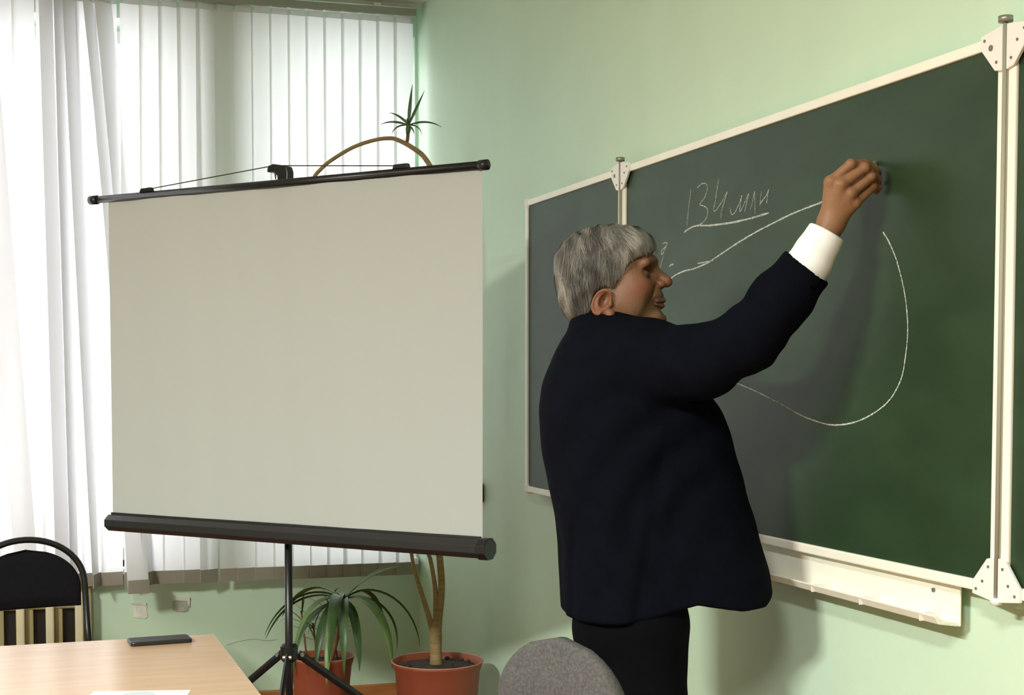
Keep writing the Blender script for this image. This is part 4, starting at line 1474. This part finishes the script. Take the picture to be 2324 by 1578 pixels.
# hidden trunk and legs under the clothes
def trunk(P):
    d = ell(P, (-0.035, 0.030, 1.33), (0.12, 0.14, 0.22))
    d = smin(d, ell(P, (0.0, 0.03, 1.0), (0.11, 0.13, 0.14)), 0.08)
    d = smin(d, cone(P, (-0.045, 0.028, 1.45), (-0.045, 0.026, 1.53), 0.06, 0.055), 0.05)
    d = smin(d, chain(P, [(0.0, -0.03, 1.44), SHO_R, ELB_R, (0.372, -0.299, 1.712)], [0.06, 0.052, 0.042, 0.027], 0.03), 0.03)
    d = smin(d, chain(P, [(-0.05, 0.08, 1.44), SHO_L, ELB_L, (0.095, 0.222, 1.10)], [0.06, 0.048, 0.040, 0.027], 0.03), 0.03)
    d = smin(d, chain(P, [(0.04, -0.03, 0.95), (0.043, -0.05, 0.5), (0.03, -0.045, 0.08)], [0.07, 0.05, 0.04], 0.03), 0.03)
    return smin(d, chain(P, [(0.0, 0.11, 0.95), (0.01, 0.13, 0.5), (0.0, 0.13, 0.08)], [0.07, 0.05, 0.04], 0.03), 0.03)


V, Fq = nets(trunk, (-0.22, -0.36, 0.02), (0.42, 0.34, 1.76), 0.012)
add_body(V, Fq, np.tile(np.append(skin, 1.0), (len(V), 1)))

HAND = dict(
    wrist=(0.3863, -0.2933, 1.7419),
    idx=[(0.3798, -0.3194, 1.8225), (0.4185, -0.3247, 1.8564), (0.4523, -0.3005, 1.8599), (0.4721, -0.2846, 1.8587)],
    mid=[(0.3992, -0.3267, 1.8163), (0.4474, -0.321, 1.8499), (0.4736, -0.2931, 1.8487), (0.4835, -0.2752, 1.846)],
    rin=[(0.4194, -0.3235, 1.7994), (0.4616, -0.3138, 1.8336), (0.4802, -0.2889, 1.8317), (0.4845, -0.272, 1.8288)],
    pin=[(0.4310, -0.3155, 1.7815), (0.4680, -0.3020, 1.8155), (0.4810, -0.2850, 1.8145), (0.4820, -0.2700, 1.8110)],
    thumb=[(0.3921, -0.282, 1.7677), (0.4091, -0.26, 1.8093), (0.4438, -0.2557, 1.8346), (0.4703, -0.2708, 1.8537)])


def hand_fn(H, fore):
    w = H['wrist']
    def fn(P):
        d = cone(P, fore, w, 0.0265, 0.0235)
        pal = None
        for nm, r in (('idx', 0.0150), ('mid', 0.0150), ('rin', 0.0145), ('pin', 0.0130)):
            k = H[nm][0]
            b = tuple(w[i] + (k[i] - w[i]) * 0.12 for i in range(3))
            e = cone(P, b, k, 0.0200, r - 0.0022)
            pal = e if pal is None else smin(pal, e, 0.012)
        d = smin(d, pal, 0.02)
        for nm, r in (('idx', 0.0102), ('mid', 0.0105), ('rin', 0.0100), ('pin', 0.0088)):
            q = H[nm]
            fg = chain(P, q, [r + 0.0006, r, r - 0.0008, r - 0.0018], 0.003)
            fg = smin(fg, np.sqrt((P[0] - q[0][0]) ** 2 + (P[1] - q[0][1]) ** 2 + (P[2] - q[0][2]) ** 2) - (r + 0.0004), 0.008)    # knuckle
            fg = smin(fg, np.sqrt((P[0] - q[1][0]) ** 2 + (P[1] - q[1][1]) ** 2 + (P[2] - q[1][2]) ** 2) - (r - 0.0002), 0.004)
            d = smin(d, fg, 0.0035)
        th = chain(P, H['thumb'], [0.019, 0.0135, 0.0112, 0.0092], 0.005)
        d = smin(d, th, 0.008)
        return d
    return fn


V, Fq = nets(hand_fn(HAND, (0.3700, -0.2985, 1.7050)), (0.33, -0.36, 1.685), (0.505, -0.23, 1.885), 0.0018)
tip = np.array(HAND['mid'][2])
T = np.tile(skin, (len(V), 1))
for nm in ('idx', 'mid', 'rin', 'pin'):
    for j_ in (0, 1):
        T = mixc(T, red, 0.45 * np.exp(-((V - np.array(HAND[nm][j_])) ** 2).sum(1) / 0.00016))
    # nails on the tips
    a_, b_ = np.array(HAND[nm][2]), np.array(HAND[nm][3])
    T = mixc(T, np.array(srgb(196, 160, 140)[:3]), 0.7 * np.exp(-((V - b_) ** 2).sum(1) / 0.00008))
add_body(V, Fq, np.c_[T, np.ones(len(V))])
# left hand, relaxed, in front of the body
LH = dict(wrist=(0.105, 0.220, 1.095),
          idx=[(0.178, 0.185, 1.070), (0.212, 0.172, 1.050), (0.226, 0.166, 1.026), (0.226, 0.165, 1.006)],
          mid=[(0.180, 0.200, 1.058), (0.214, 0.194, 1.034), (0.224, 0.190, 1.006), (0.221, 0.190, 0.986)],
          rin=[(0.178, 0.216, 1.047), (0.208, 0.214, 1.022), (0.214, 0.212, 0.996), (0.210, 0.212, 0.978)],
          pin=[(0.172, 0.231, 1.038), (0.194, 0.233, 1.016), (0.198, 0.233, 0.996), (0.195, 0.233, 0.982)],
          thumb=[(0.130, 0.200, 1.090), (0.158, 0.168, 1.072), (0.184, 0.152, 1.052), (0.202, 0.150, 1.034)])
V, Fq = nets(hand_fn(LH, (0.06, 0.232, 1.115)), (0.03, 0.12, 0.95), (0.26, 0.27, 1.15), 0.0030)
add_body(V, Fq, np.tile(np.append(skin, 1.0), (len(V), 1)))
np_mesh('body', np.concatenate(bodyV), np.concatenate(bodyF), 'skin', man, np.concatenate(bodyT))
# eyes
for sy in (-1, 1):
    c = from_head(np.array([(0.0660, 0.0350 * sy, -0.0020)]))[0]
    eb = MB()
    eb.lathe([(0.001, -0.0105)] + [(0.0105 * math.sin(a), -0.0105 * math.cos(a)) for a in (0.5, 1.0, 1.57, 2.1, 2.6)] + [(0.001, 0.0105)], tuple(c), 14)
    e_ = eb.build('eye', 'eye', man, smooth=True)
    f_ = from_head(np.array([(0.0725, 0.0385 * sy, -0.0020)]))[0]
    MB().lathe([(0.0005, -0.005)] + [(0.0050 * math.sin(a), -0.0050 * math.cos(a)) for a in (0.6, 1.2, 1.9, 2.5)] + [(0.0005, 0.005)], tuple(f_), 12).build('iris', 'iris', e_, smooth=True)

# stick of chalk in the fingers, its end on the board
ck = thing('chalk_stick', 'short white stick of chalk held in the raised hand', 'chalk', (-0.433, -3.346, 0.0), -YAW)
MB().tube([(0.4560, -0.2925, 1.8510), (0.4862, -0.2475, 1.8710)], [0.0052, 0.0048], 12).build('stick', 'chalk', ck, smooth=True)
